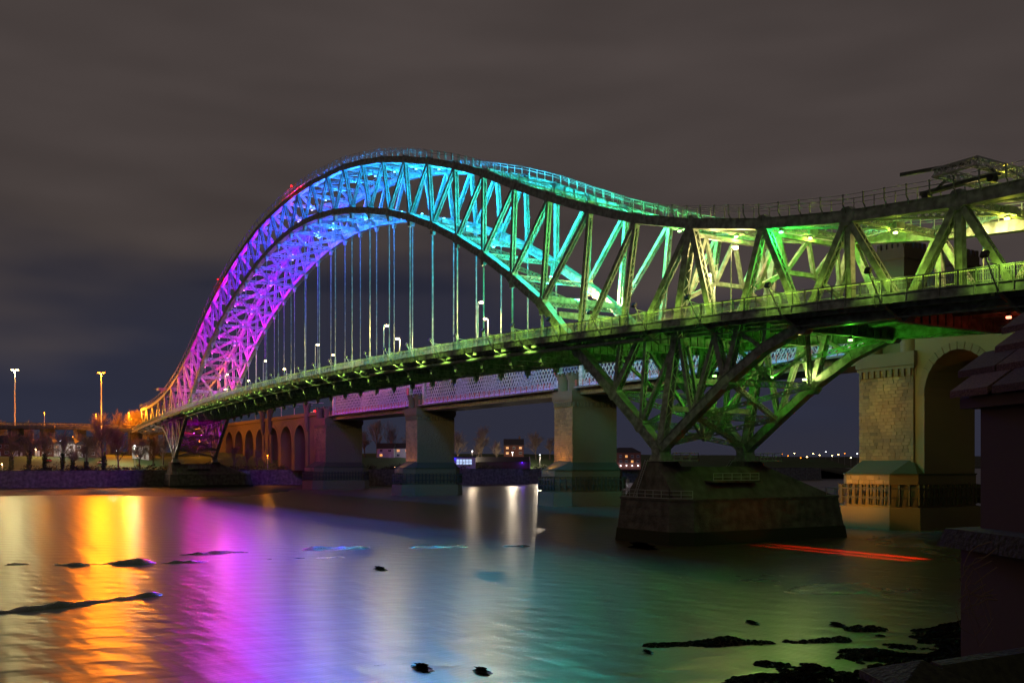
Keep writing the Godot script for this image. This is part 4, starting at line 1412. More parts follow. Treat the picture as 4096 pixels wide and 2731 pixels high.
func make_railway() -> void:
	stone_pier(168.0, 11.6, -55.0, -70.5, 31.5, "broad sandstone pier on the right with a castellated tower above", true, 0.62)
	stone_pier(63.0, 8.8, -55.0, -70.0, 31.2, "tall sandstone pier in the river left of the concrete pier", false, 0.62)
	stone_pier(-33.3, 9.4, -55.0, -70.0, 31.2, "tall sandstone pier in mid river behind the arch deck", false, 0.62)
	stone_pier(-122.6, 14.0, -54.0, -71.0, 31.2, "dark sandstone pier at the far bank end of the lattice girders", false, 0.7)
	lattice_span(-122.0, -43.2, "lattice railway girder glowing magenta at the far bank", Color(0.72, 0.02, 1.0), Color(0.58, 0.06, 1.0), 8.0)
	lattice_span(-33.0, 54.0, "lattice railway girder glowing lilac in mid river", Color(0.52, 0.08, 1.0), Color(0.34, 0.22, 1.0), 8.0)
	lattice_span(63.4, 156.2, "lattice railway girder glowing pale blue behind the green legs", Color(0.34, 0.30, 1.0), Color(0.28, 0.40, 1.0), 8.0)
	# the viaducts at both ends
	var t := thing("stone_viaduct", "arched sandstone viaduct on the far bank, lit amber", "viaduct")
	var mb := MB.new()
	var vs := MB.new()
	var bays := [[-153.4, -168.5], [-173.0, -189.5], [-194.0, -210.5], [-215.0, -231.5], [-236.0, -252.0], [-256.5, -272.0], [-276.5, -292.0]]
	for k in bays.size():
		var q = bays[k]
		var right: float = -136.7 if k == 0 else (bays[k - 1][1] + q[0]) * 0.5
		var left: float = (q[1] + bays[k + 1][0]) * 0.5 if k < bays.size() - 1 else -420.0
		arch_bay(mb, vs, q[1], q[0], left, right, 8.0, 22.0, 29.4, 33.2, -55.6, -69.5)
	part(mb, "arcade", M.sandstone5, t)
	part(vs, "voussoirs", M.sandstone4, t)
	var par := MB.new()
	par.box(Vector3(-278.0, 33.9, -55.7), Vector3(284.0, 1.4, 0.8))
	par.box(Vector3(-278.0, 33.1, -55.5), Vector3(284.0, 0.4, 1.2))
	part(par, "parapet", M.sandstone4, t)
	for x in [-149.0, -205.0, -217.0]:
		var tw := MB.new()
		var c := Vector3(x, 26, -54.9)
		tw.tube(PackedVector3Array([c, c + Vector3(0, 3.0, 0), c + Vector3(0, 10.0, 0), c + Vector3(0, 11.2, 0), c + Vector3(0, 13.0, 0)]), PackedFloat32Array([0.4, 1.4, 1.4, 1.9, 1.9]), 8)
		tw.box(Vector3(x, 17.0, -55.5), Vector3(2.4, 18.0, 1.0))
		part(tw, "turret", M.sandstone5, t)
	for x in [-160.0, -176.0, -196.0, -214.0, -240.0]:
		var ms := thing("catenary_mast", "thin overhead line mast on the far viaduct, %s" % {-160.0: "nearest the lattice girder", -176.0: "second from the lattice girder", -196.0: "third from the lattice girder", -214.0: "fourth from the lattice girder", -240.0: "farthest from the lattice girder"}[x], "mast", Vector3(x, 33.2, -58.0), 0.0, "overhead line masts")
		var mm := MB.new()
		mm.bar(Vector3(0, 0, 0), Vector3(0, 7.5, 0), 0.3, 0.3, Vector3(1, 0, 0))
		part(mm, "mast", M.galvanised, ms)
		mm = MB.new()
		mm.bar(Vector3(0, 6.8, 0.15), Vector3(0, 6.8, -9.0), 0.2, 0.2)
		part(mm, "arm", M.galvanised, ms)
	t = thing("stone_viaduct", "dark sandstone viaduct arch beside the broad right hand pier", "viaduct")
	mb = MB.new()
	vs = MB.new()
	arch_bay(mb, vs, 169.9, 182.6, 168.0, 188.0, -1.0, 23.5, 31.0, 36.5, -55.4, -70.0)
	arch_bay(mb, vs, 193.0, 206.0, 188.0, 280.0, -1.0, 23.5, 31.0, 36.5, -55.4, -70.0)
	part(mb, "arcade", M.sandstone4, t)
	part(vs, "voussoirs", M.sandstone5, t)
	par = MB.new()
	par.box(Vector3(224.0, 36.9, -55.5), Vector3(112.0, 1.2, 0.8))
	part(par, "parapet", M.sandstone5, t)
	courses(t, 182.8, 192.8, 9.0, 21.0, -55.6, 0.62)

# ---------------------------------------------------------------- trees
func limb(mb: MB, p: Vector3, d: Vector3, l: float, r: float, depth: int, kids: int, r_: RandomNumberGenerator, up: float) -> void:
	var q := p + d * l
	var bend := p.lerp(q, 0.55) + Vector3(r_.randf_range(-1, 1), r_.randf_range(-0.4, 1), r_.randf_range(-1, 1)) * l * 0.06
	mb.tube(PackedVector3Array([p, bend, q]), PackedFloat32Array([r, r * 0.8, r * 0.6]), 5 if depth > 2 else 3, false)
	if depth == 0:
		return
	for k in kids:
		var f := 1.0 if k == 0 else r_.randf_range(0.35, 0.98)
		var o := Vector3(r_.randf_range(-1, 1), r_.randf_range(-0.35, 0.75) + up, r_.randf_range(-1, 1)).normalized()
		var nd := (d * (0.95 if k == 0 else 0.75) + o * (0.45 if k == 0 else 0.85)).normalized()
		limb(mb, p.lerp(q, f), nd, l * r_.randf_range(0.64, 0.84), maxf(r * (0.66 if k == 0 else 0.52), 0.024), depth - 1, kids, r_, up)

# returns [trunk, crown] meshes of a leafless tree, h metres tall or so
func bare_tree(seed_: int, h: float, depth: int, kids: int, up: float, twig: Material) -> Array:
	var r_ := RandomNumberGenerator.new()
	r_.seed = seed_
	var tr := MB.new()
	var th := h * 0.5
	var lean := Vector3(r_.randf_range(-0.1, 0.1), 1, r_.randf_range(-0.1, 0.1))
	tr.tube(PackedVector3Array([Vector3(0, -1.0, 0), lean * th * 0.25, lean * th * 0.6, lean * th]), PackedFloat32Array([h * 0.024, h * 0.018, h * 0.014, h * 0.008]), 7)
	var cr := MB.new()
	var n := kids + 5
	for k in n:
		var a := 2.4 * k + r_.randf_range(-0.5, 0.5)
		var f := lerpf(0.36, 1.0, float(k) / (n - 1))
		var flat := lerpf(1.0, 0.35, f) * r_.randf_range(0.7, 1.25)
		limb(cr, lean * th * f, Vector3(cos(a) * flat, 0.55 + up + r_.randf_range(0, 0.4), sin(a) * flat).normalized(), h * lerpf(0.22, 0.17, f) * r_.randf_range(0.75, 1.2), h * lerpf(0.011, 0.008, f), depth - 1, kids, r_, up * 0.6)
	return [tr.mesh(M.bark), cr.mesh(twig)]

func leafy(mb: MB, c: Vector3, r: Vector3, n: int, size: float) -> void:
	for k in n:
		var o := Vector3(rng.randfn(), rng.randfn(), rng.randfn()).normalized() * pow(rng.randf(), 0.33)
		var p := c + o * r
		var a := Vector3(rng.randfn(), rng.randfn(), rng.randfn()).normalized() * size * rng.randf_range(0.6, 1.4)
		var b := a.cross(Vector3(rng.randfn(), rng.randfn(), rng.randfn())).normalized() * size * 0.5
		mb.quad(p - a, p - b, p + a, p + b)

func tree(protos: Array, k: int, at: Vector3, s: float, label: String, group: String, called := "bare_tree", ivy := 0.0) -> void:
	var t := thing(called, label, "tree", at, rng.randf() * TAU, group)
	var a := put(protos[k][0], "trunk", t)
	var b := put(protos[k][1], "crown", t)
	a.scale = Vector3(0.72, 0.78, 0.72) * s
	b.scale = Vector3(0.72, 0.78, 0.72) * s
	if ivy > 0.0:
		var mb := MB.new()
		for i in 5:
			leafy(mb, Vector3(0, ivy * (i + 0.3) / 5.0, 0), Vector3(1.1, ivy * 0.16, 1.1) * rng.randf_range(0.8, 1.2), 150, 0.32)
		part(mb, "ivy", M.ivy, t)

func bank_at(x: float, z: float) -> Vector3:
	return Vector3(x, bank_y(x, z) - 0.2, z)

# ---------------------------------------------------------------- houses
func window(t: Node3D, c: Vector3, w: float, h: float, lit: Material, frame: Material, b: Basis) -> void:
	var f := MB.new()
	f.box(c + b * Vector3(0, h * 0.5, 0.02), Vector3(w + 0.2, 0.12, 0.12), b)
	f.box(c - b * Vector3(0, h * 0.5, -0.02), Vector3(w + 0.3, 0.14, 0.18), b)
	for e in [-0.5, 0.0, 0.5]:
		f.box(c + b * Vector3(w * e, 0, 0.02), Vector3(0.1, h, 0.1), b)
	var o := part(f, "window", frame, t)
	var p := MB.new()
	for e in [-0.25, 0.25]:
		p.box(c + b * Vector3(w * e, 0, -0.02), Vector3(w * 0.5 - 0.1, h - 0.1, 0.05), b)
	part(p, "window_pane", lit, o)

# a two storey house: base at the middle of its front, front faces local +z
func house(at: Vector3, turn: float, w: float, d: float, eave: float, ridge: float, wall: Material, label: String, lit: Array, hip := false, group := "") -> Node3D:
	var t := thing("house", label, "house", at, turn, group)
	var mb := MB.new()
	mb.box(Vector3(0, eave * 0.5 - 0.5, -d * 0.5), Vector3(w, eave + 1.0, d))
	if not hip:
		for x in [-w * 0.5 + 0.1, w * 0.5 - 0.1]:
			mb.prism(PackedVector3Array([Vector3(x - 0.1, eave, 0), Vector3(x - 0.1, eave, -d), Vector3(x - 0.1, ridge, -d * 0.5)]), PackedVector3Array([Vector3(x + 0.1, eave, 0), Vector3(x + 0.1, eave, -d), Vector3(x + 0.1, ridge, -d * 0.5)]))
	part(mb, "wall", wall, t)
	var r := MB.new()
	var ins := d * 0.42 if hip else -0.25
	var a := [Vector3(-w * 0.5 - 0.3, eave - 0.05, 0.35), Vector3(w * 0.5 + 0.3, eave - 0.05, 0.35), Vector3(w * 0.5 + 0.3, eave - 0.05, -d - 0.35), Vector3(-w * 0.5 - 0.3, eave - 0.05, -d - 0.35)]
	var ra := Vector3(-w * 0.5 + ins, ridge + 0.12, -d * 0.5)
	var rb := Vector3(w * 0.5 - ins, ridge + 0.12, -d * 0.5)
	var mid := Vector3(0, eave - 3.0, -d * 0.5)
	r.face(a[0], a[1], rb, ra, mid); r.face(a[2], a[3], ra, rb, mid); r.face(a[1], a[2], rb, a[1], mid); r.face(a[3], a[0], ra, a[3], mid)
	r.box(Vector3(0, eave - 0.14, -d * 0.5), Vector3(w + 0.6, 0.16, d + 0.7))
	var roof := part(r, "roof", M.slate, t)
	var ch := MB.new()
	ch.box(Vector3(w * 0.3, ridge + 0.5, -d * 0.5), Vector3(1.1, 2.0, 0.8))
	for e in [-0.25, 0.25]:
		ch.tube(PackedVector3Array([Vector3(w * 0.3 + e, ridge + 1.4, -d * 0.5), Vector3(w * 0.3 + e, ridge + 2.0, -d * 0.5)]), PackedFloat32Array([0.16, 0.14]), 6)
	part(ch, "chimney", M.brick_brown, roof)
	var n := maxi(2, int(w / 3.2))
	for k in n:
		var x := lerpf(-w * 0.5, w * 0.5, (k + 0.5) / n)
		for fl in 2:
			var y := eave * (0.27 if fl == 0 else 0.74)
			if fl == 0 and k % 3 == 1:
				var dr := MB.new()
				dr.box(Vector3(x, 1.05, 0.03), Vector3(1.0, 2.1, 0.1))
				var dd := part(dr, "door", M.white_paint if lit.size() > 2 else M.brick_brown, t)
				var hd := MB.new()
				hd.box(Vector3(x + 0.35, 1.0, 0.11), Vector3(0.1, 0.16, 0.06))
				part(hd, "handle", M.galvanised, dd)
				continue
			window(t, Vector3(x, y, 0.05), 1.6, 1.35, lit[rng.randi() % lit.size()], M.white_paint, Basis())
	return t

func town_lamp(at: Vector3, h: float, c: Color, e: float, label: String, group := "street lamps in the town") -> void:
	var t := thing("town_lamp", label, "street lamp", at, 0.0, group)
	var p := MB.new()
	p.tube(PackedVector3Array([Vector3(0, 0, 0), Vector3(0, h - 0.2, 0)]), PackedFloat32Array([0.12, 0.07]), 6)
	part(p, "pole", M.galvanised, t)
	var k := MB.new()
	k.box(Vector3(0.25, h + 0.2, 0.12), Vector3(0.9, 0.1, 0.4))
	part(k, "lantern", M.galvanised, t)
	var g := MB.new()
	g.box(Vector3(0.35, h, 0.15), Vector3(0.46, 0.26, 0.4))
	part(g, "lamp_glass", M.glow_white if c.b > 0.7 else (M.glow_warm if c.b > 0.2 else M.glow_amber), t)
	omni(t, Vector3(0.35, h, 0.15), c, e, 0.2)

func high_mast(at: Vector3, h: float, c: Color, e: float, glass: Material, label: String) -> void:
	var t := thing("high_mast_lamp", label, "lamp post", at)
	var p := MB.new()
	p.tube(PackedVector3Array([Vector3(0, 0, 0), Vector3(0, h, 0)]), PackedFloat32Array([0.42, 0.22]), 10)
	part(p, "mast", M.galvanised, t)
	var b := Basis(Vector3.UP, 1.02)
	var k := MB.new()
	k.box(Vector3(0, h + 0.75, 0), Vector3(3.6, 0.22, 0.5), b)
	part(k, "crossarm", M.galvanised, t)
	for s in [-1.0, 1.0]:
		var o := b * Vector3(1.25 * s, h + 0.4, 0)
		var g := MB.new()
		g.box(o, Vector3(1.3, 0.4, 0.6), b)
		part(g, "lamp_glass", glass, t)
		omni(t, o + Vector3(0, -0.55, 0), c, e * 0.5, 0.35)

func car(at: Vector3, turn: float, m: Material, label: String) -> void:
	var t := thing("parked_car", label, "car", at, turn, "cars parked by the far houses")
	var mb := MB.new()
	var prof := [[-2.1, 0.35, 0.75], [-1.5, 0.3, 0.95], [-0.9, 0.28, 1.0], [1.2, 0.28, 1.0], [2.1, 0.32, 0.85]]
	for i in prof.size() - 1:
		var a = prof[i]
		var b = prof[i + 1]
		mb.hexa(PackedVector3Array([Vector3(a[0], a[1], -0.85), Vector3(b[0], b[1], -0.85), Vector3(a[0], a[2], -0.85), Vector3(b[0], b[2], -0.85), Vector3(a[0], a[1], 0.85), Vector3(b[0], b[1], 0.85), Vector3(a[0], a[2], 0.85), Vector3(b[0], b[2], 0.85)]))
	part(mb, "body", m, t)
	mb = MB.new()
	mb.prism(PackedVector3Array([Vector3(-1.0, 1.0, -0.78), Vector3(1.5, 1.0, -0.78), Vector3(1.5, 1.0, 0.78), Vector3(-1.0, 1.0, 0.78)]), PackedVector3Array([Vector3(-0.3, 1.48, -0.62), Vector3(1.0, 1.48, -0.62), Vector3(1.0, 1.48, 0.62), Vector3(-0.3, 1.48, 0.62)]))
	part(mb, "cabin", M.window_dark, t)
	for x in [-1.3, 1.3]:
		for z in [-0.8, 0.8]:
			mb = MB.new()
			mb.tube(PackedVector3Array([Vector3(x, 0.33, z - 0.1), Vector3(x, 0.33, z + 0.1)]), PackedFloat32Array([0.33, 0.33]), 10)
			part(mb, "wheel", M.rubber, t)

func make_town() -> void:
	var protos := []
	for k in 4:
		protos.append(bare_tree(100 + k, 21.0, 4, 5, 0.3, M.twig))
	protos.append(bare_tree(120, 19.0, 5, 5, 0.2, M.twig))
	for k in 2:
		protos.append(bare_tree(130 + k, 21.0, 4, 4, 0.7, M.twig))
	# masts
	high_mast(Vector3(-307.8, 15.0, 53.3), 46.4, Color(1.0, 0.93, 0.62), 1000.0, M.glow_warm, "tall mast with two pale yellow lamps at the far left")
	high_mast(Vector3(-262.0, 15.0, 16.5), 43.0, Color(1.0, 0.50, 0.03), 5500.0, M.glow_amber, "tall mast with orange lamps left of the arch")
	# road to the bridge on stilts
	var road := thing("road_viaduct", "low road viaduct leading off the left end of the arch bridge, lit amber", "viaduct")
	var path := [Vector3(-246, 28.0, -8.6), Vector3(-262, 29.2, 3.0), Vector3(-283, 30.6, 32.0), Vector3(-311, 31.2, 60.0), Vector3(-345, 31.4, 96.0)]
	var sl := MB.new()
	var rl := MB.new()
	for i in path.size() - 1:
		var a: Vector3 = path[i]
		var b: Vector3 = path[i + 1]
		sl.bar(a, b, 15.0, 0.9)
		var side := (b - a).cross(Vector3.UP).normalized()
		for e in [-7.2, 7.2]:
			sl.bar(a + side * e + Vector3(0, -0.5, 0), b + side * e + Vector3(0, -0.5, 0), 0.5, 1.5)
			rl.bar(a + side * e + Vector3(0, 1.9, 0), b + side * e + Vector3(0, 1.9, 0), 0.3, 0.35)
			rl.bar(a + side * e + Vector3(0, 0.9, 0), b + side * e + Vector3(0, 0.9, 0), 0.16, 0.3)
			var n := int(a.distance_to(b) / 2.4)
			for k in n:
				var p: Vector3 = a.lerp(b, float(k) / n) + side * e
				rl.bar(p + Vector3(0, 0.4, 0), p + Vector3(0, 1.9, 0), 0.24, 0.24, Vector3(1, 0, 0))
		for k in 2:
			var p := a.lerp(b, 0.25 + 0.5 * k)
			var col := MB.new()
			col.box(Vector3(p.x, (p.y + 13.0) * 0.5 - 0.4, p.z), Vector3(2.2, p.y - 13.0, 9.0), Basis(Vector3.UP, atan2(side.x, side.z)))
			part(col, "column", M.concrete, road)
	part(sl, "deck", M.concrete, road)
	part(rl, "railing", M.concrete, road)
	for q in [[1, 0.5, "amber lamp on the road viaduct nearest the bridge"], [2, 0.3, "amber lamp on the road viaduct right of the pale mast"], [3, 0.2, "amber lamp on the road viaduct at the left picture edge"]]:
		var lp: Vector3 = path[q[0]].lerp(path[q[0] + 1], q[1])
		town_lamp(lp + Vector3(0, 0.4, 0), 7.0, Color(1.0, 0.56, 0.09), 260.0, q[2], "amber street lamps")
	# terrace of houses behind the trees on the left
	var along := atan2(64.1 - 25.2, -(-238.3 + 214.7))
	var dir := Vector3(-238.3 + 214.7, 0, 64.1 - 25.2).normalized()
	var face := Vector3(dir.z, 0, -dir.x)
	if face.x < 0: face = -face
	var turn := atan2(face.x, face.z)
	var names := ["brick and cream terraced house at the right end, with bay windows", "white terraced house left of the brick one, one window lit", "brown terraced house in the middle of the row behind trees", "purple brown terraced house left of the row's middle", "dark terraced house at the left picture edge"]
	var walls := [M.brick_brown, M.render_white, M.brick_red, M.brick_brown, M.brick_red]
	for k in 5:
		var p := Vector3(-216.0, 0, 27.0) + dir * (k * 10.2 + 3.0)
		p.y = bank_y(p.x, p.z)
		var h := house(p, turn, 10.0, 8.0, 6.2, 9.6, walls[k], names[k], [M.window_dark, M.window_warm if k % 2 == 1 else M.window_dark, M.window_dark], true, "terraced houses on the far bank")
		var bay := MB.new()
		bay.prism(ring(-3.6, -1.2, 0.0, 1.1, 0.0, 0.5), ring(-3.6, -1.2, 0.0, 1.1, 2.7, 0.5))
		part(bay, "bay", M.render_white, h)
	for q in [[40.5, -217.1, 7.6, 75.0, "white street lamp over the terrace roofs"], [18.0, -203.0, 6.0, 60.0, "white street lamp between the trees right of the terrace"], [10.9, -199.1, 9.2, 95.0, "bright white street lamp by the pale house near the bridge end"], [51.0, -216.0, 3.6, 40.0, "low warm porch lamp in the terrace"], [66.6, -184.0, 3.0, 30.0, "low white lamp at the left picture edge above the wall"]]:
		town_lamp(Vector3(q[1], bank_y(q[1], q[0]), q[0]), q[2], Color(1.0, 0.96, 0.9) if q[2] > 4.0 else Color(1.0, 0.75, 0.4), q[3] * 1.5, q[4])
	var pale := Vector3(-212.0, 0, 6.0)
	pale.y = bank_y(pale.x, pale.z)
	house(pale, turn, 8.0, 7.0, 6.5, 9.5, M.render_white, "pale house lit by the bright lamp near the bridge end", [M.window_dark, M.window_warm], false)
	car(Vector3(-206.0, bank_y(-206.0, 47.0), 47.0), turn + PI * 0.5, M.car_paint, "small red car parked before the terrace")
	car(Vector3(-203.0, bank_y(-203.0, 25.0), 25.0), turn + PI * 0.5, M.car_silver, "silver car parked at the right end of the terrace")
	# trees on the far bank
	var ts := [[-191.0, 62.7, 1.15, 0, 6.0, "ivy clad bare tree nearest the left picture edge"], [-189.0, 56.0, 1.3, 1, 9.0, "broad dark ivy covered tree before the terrace, left"], [-193.0, 49.6, 1.15, 2, 7.0, "slim ivy clad bare tree before the terrace's middle"], [-187.0, 43.0, 1.2, 3, 8.0, "forked ivy clad tree before the white house"], [-183.0, 39.4, 0.75, 1, 5.0, "short dark conical evergreen covered trunk before the lawn"], [-190.0, 33.0, 1.1, 0, 4.0, "twin trunked bare tree before the lawn"], [-184.0, 26.5, 1.65, 2, 7.0, "largest bare tree on the far bank, under the orange mast"], [-186.0, 20.0, 1.4, 3, 0.0, "bare tree right of the largest one"], [-186.0, 11.5, 1.05, 0, 0.0, "round bare tree before the bright white lamp"], [-190.0, 4.5, 1.1, 1, 0.0, "bare tree left of the far pier legs"], [-200.0, -2.0, 1.0, 2, 0.0, "bare tree behind the far pier legs, lit amber"]]
	for q in ts:
		tree(protos, q[3], bank_at(q[0], q[1]), q[2], q[5], "bare trees along the far bank", "bare_tree", q[4])
	for q in [[-180.0, -30.0, 0.85, 5, "slim bare tree right of the far pier legs"], [-181.0, -36.0, 0.8, 6, "second slim bare tree right of the far pier legs"], [-180.0, -41.0, 0.75, 5, "low thorny tree before the viaduct arches"], [-184.0, -46.0, 0.7, 6, "last low tree before the viaduct's nearest arch"]]:
		tree(protos, q[3], bank_at(q[0], q[1]), q[2], q[4], "young trees before the viaduct")
	tree(protos, 4, Vector3(-270.0, 19.0, -2.0), 1.75, "dense golden lit bare willow behind the bridge's left end", "", "golden_willow")
	tree(protos, 4, Vector3(-262.0, 22.0, -15.0), 1.3, "golden lit willow seen through the bridge's left end", "", "golden_willow")
	for q in [[-330.0, 78.0, 1.5, 0, "tall dim tree behind the road viaduct, leftmost"], [-335.0, 68.0, 1.4, 1, "dim tree behind the pale mast"], [-340.0, 58.0, 1.25, 2, "dim tree behind the road viaduct, third from the left"], [-335.0, 46.0, 1.2, 3, "low dim tree behind the road viaduct, fourth from the left"], [-290.0, 14.0, 1.45, 0, "brown tree behind the orange mast"], [-288.0, 4.0, 1.5, 1, "brown tree right of the orange mast"], [-292.0, -6.0, 1.4, 2, "brown tree left of the golden willow"]]:
		tree(protos, q[3], Vector3(q[0], 17.5, q[1]), q[2], q[4], "trees beyond the road viaduct")
	# between the railway piers
	for q in [[-232.0, -118.0, 1.1, 0, "bare tree behind the second stone pier, left"], [-238.0, -128.0, 1.55, 5, "tall birch glowing magenta between the stone piers"], [-236.0, -137.0, 1.35, 6, "second birch right of the tall one"], [-230.0, -146.0, 1.2, 2, "bare tree at the left edge of the mid river pier"], [-205.0, -163.0, 1.25, 3, "bare tree at the right edge of the mid river pier"], [-212.0, -182.0, 1.35, 0, "round headed bare tree on the skyline between the piers"], [-205.0, -176.0, 0.9, 1, "small bare tree left of the round headed one"], [-206.0, -189.0, 0.85, 3, "small bare tree right of the round headed one"], [-215.0, -222.0, 1.15, 2, "bare tree right of the brick house"], [-212.0, -230.0, 0.95, 0, "bare tree beside the tall river pier"]]:
		tree(protos, q[3], bank_at(q[0], q[1]), q[2], q[4], "trees between the stone piers")
	var wh := Vector3(-222.0, 0, -126.0)
	var wt := atan2(0.86, 0.5)
	for k in 3:
		var p := wh + Vector3(2.0 * k, 0, -9.6 * k)
		p.y = bank_y(p.x, p.z)
		house(p, wt, 9.6, 8.0, 5.4, 8.2, M.render_white, ["white cottage at the left, seen between the piers", "white cottage in the middle, seen between the piers", "white cottage at the right, against the mid river pier"][k], [M.window_warm, M.window_dark, M.window_warm], false, "white cottages on the far bank")
	town_lamp(Vector3(-210.0, bank_y(-210.0, -145.0), -145.0), 6.0, Color(0.9, 0.95, 1.0), 120.0, "white street lamp before the white cottages")
	town_lamp(Vector3(-190.0, bank_y(-190.0, -164.0), -164.0), 9.5, Color(1.0, 0.9, 0.75), 150.0, "white street lamp left of the round headed tree")
	town_lamp(Vector3(-190.0, bank_y(-190.0, -190.0), -190.0), 9.0, Color(1.0, 0.92, 0.8), 320.0, "bright lamp before the brick house")
	town_lamp(Vector3(-186.0, bank_y(-186.0, -206.0), -206.0), 8.2, Color(1.0, 0.92, 0.8), 320.0, "bright lamp between the brick house and the tall river pier")
	var bh := Vector3(-226.0, 0, -213.0)
	bh.y = bank_y(bh.x, bh.z) + 1.0
	house(bh, wt, 12.0, 9.0, 6.8, 10.5, M.brick_red, "red brick house with a gable seen right of the mid river pier", [M.window_dark, M.window_warm], false)
	# boat house, painted blue by its lamps, and the long shed
	var boat := thing("boat_house", "flat roofed shed washed in blue light beside the mid river pier", "building", Vector3(-182.0, 8.2, -153.0), wt)
	var mb := MB.new()
	mb.box(Vector3(0, 3.2, -4.0), Vector3(15.0, 6.4, 8.0))
	part(mb, "wall", M.render_white, boat)
	mb = MB.new()
	mb.box(Vector3(0, 6.6, -4.0), Vector3(15.8, 0.4, 8.8))
	part(mb, "roof", M.slate, boat)
	for k in 5:
		for e in 2:
			mb = MB.new()
			mb.box(Vector3(-2.0 + k * 1.7, 3.2 + e * 1.5, 0.04), Vector3(1.4, 1.25, 0.08))
			part(mb, "window_pane", M.window_cool, boat)
	var bl := StandardMaterial3D.new()
	bl.emission_enabled = true
	bl.emission = Color(0.15, 0.1, 1.0)
	bl.emission_energy_multiplier = 5.0
	for x in [-6.5, -4.5]:
		mb = MB.new()
		mb.box(Vector3(x, 5.9, 0.7), Vector3(0.4, 0.25, 0.3))
		part(mb, "blue_lamp", bl, boat)
		omni(boat, Vector3(x, 5.9, 0.7), Color(0.15, 0.08, 1.0), 9.0, 0.15)
	var shed := thing("long_shed", "long low shed with a white gable end by the river", "building", Vector3(-181.0, 8.2, -178.0), wt)
	mb = MB.new()
	mb.box(Vector3(0, 2.0, -4.0), Vector3(30.0, 4.0, 8.0))
	part(mb, "wall", M.brick_brown, shed)
	mb = MB.new()
	mb.prism(PackedVector3Array([Vector3(-15.2, 3.9, 0.4), Vector3(-15.2, 3.9, -8.4), Vector3(-15.2, 6.8, -4.0)]), PackedVector3Array([Vector3(15.0, 3.9, 0.4), Vector3(15.0, 3.9, -8.4), Vector3(15.0, 6.8, -4.0)]))
	part(mb, "roof", M.slate, shed)
	mb = MB.new()
	mb.prism(PackedVector3Array([Vector3(15.1, 0, 0.0), Vector3(15.1, 0, -8.0), Vector3(15.1, 4.0, -8.0), Vector3(15.1, 6.9, -4.0), Vector3(15.1, 4.0, 0.0)]), PackedVector3Array([Vector3(15.5, 0, 0.0), Vector3(15.5, 0, -8.0), Vector3(15.5, 4.0, -8.0), Vector3(15.5, 6.9, -4.0), Vector3(15.5, 4.0, 0.0)]))
	part(mb, "gable", M.render_white, shed)
	window(shed, Vector3(15.55, 3.2, -4.0), 1.2, 1.8, M.window_dark, M.white_paint, Basis(Vector3.UP, PI * 0.5))
	mb = MB.new()
	mb.box(Vector3(11.0, 3.6, 0.8), Vector3(0.4, 0.25, 0.3))
	part(mb, "violet_lamp", bl, shed)
	omni(shed, Vector3(11.0, 3.6, 0.8), Color(0.35, 0.05, 1.0), 12.0, 0.15)
	# flats with a row of porch lamps, beyond the tall river pier
	var fl := thing("block_of_flats", "brick flats with a row of lit porches right of the tall river pier", "building", Vector3(-170.0, 7.6, -256.0), wt)
	mb = MB.new()
	mb.box(Vector3(0, 5.0, -6.0), Vector3(17.0, 10.0, 12.0))
	part(mb, "wall", M.brick_red, fl)
	mb = MB.new()
	mb.prism(ring(-9.0, 9.0, -12.6, 0.6, 10.0, 0.1), ring(-4.0, 4.0, -8.0, -4.0, 13.0, 0.1))
	part(mb, "roof", M.slate, fl)
	for k in 5:
		for e in 2:
			window(fl, Vector3(-6.8 + 3.4 * k, 4.8 + 3.0 * e, 0.05), 1.4, 1.4, M.window_warm if (k + e) % 3 == 0 else M.window_dark, M.white_paint, Basis())
		mb = MB.new()
		mb.box(Vector3(-6.8 + 3.4 * k, 2.4, 0.25), Vector3(0.4, 0.3, 0.3))
		part(mb, "porch_lamp", M.glow_white, fl)
		omni(fl, Vector3(-6.8 + 3.4 * k, 2.4, 0.25), Color(0.9, 0.9, 1.0), 4.0, 0.15)
	# far lights on the other shore, one small post each
	var words := ["first", "second", "third", "fourth", "fifth", "sixth", "seventh", "eighth", "ninth", "tenth", "eleventh", "twelfth", "thirteenth", "fourteenth"]
	for k in 14:
		var px := 0.06 + 0.0235 * k + rng.randf_range(-0.008, 0.008)
		var d := 2250.0 + rng.randf_range(-100.0, 200.0)
		var r := d * (0.274 + 0.085 * k / 13.0)
		var at := Vector3(276.2 - 0.8544 * d + 0.5196 * r, 10.0, 93.7 - 0.5196 * d - 0.8544 * r)
		var hh := rng.randf_range(10.0, 26.0)
		var t := thing("distant_lamp", "tiny lamp on the distant shore beside the right pier, %s from the left" % words[k], "street lamp", at, 0.0, "lamps on the distant shore")
		mb = MB.new()
		mb.bar(Vector3(0, -14.0, 0), Vector3(0, hh, 0), 0.4, 0.4, Vector3(1, 0, 0))
		part(mb, "pole", M.galvanised, t)
		mb = MB.new()
		mb.box(Vector3(0, hh + 0.6, 0), Vector3(1.6, 0.8, 1.6))
		part(mb, "lamp_glass", [M.glow_warm, M.glow_white, M.glow_amber][rng.randi() % 3], t)
	# rough scrub along the top of the river wall
	var sc := MB.new()
	for k in 230:
		var z := rng.randf_range(-240.0, 90.0)
		var x := rng.randf_range(-186.0, -178.5)
		leafy(sc, Vector3(x, bank_y(x, z) + 0.7, z), Vector3(2.2, 1.0 + rng.randf() * 2.2, 2.6), 80, 0.35)
	var so := part(sc, "scrub", M.scrub, self)
	so.name = "riverside_scrub"
	tag(so, "dark low scrub along the top of the river wall", "scrub", "", "stuff")
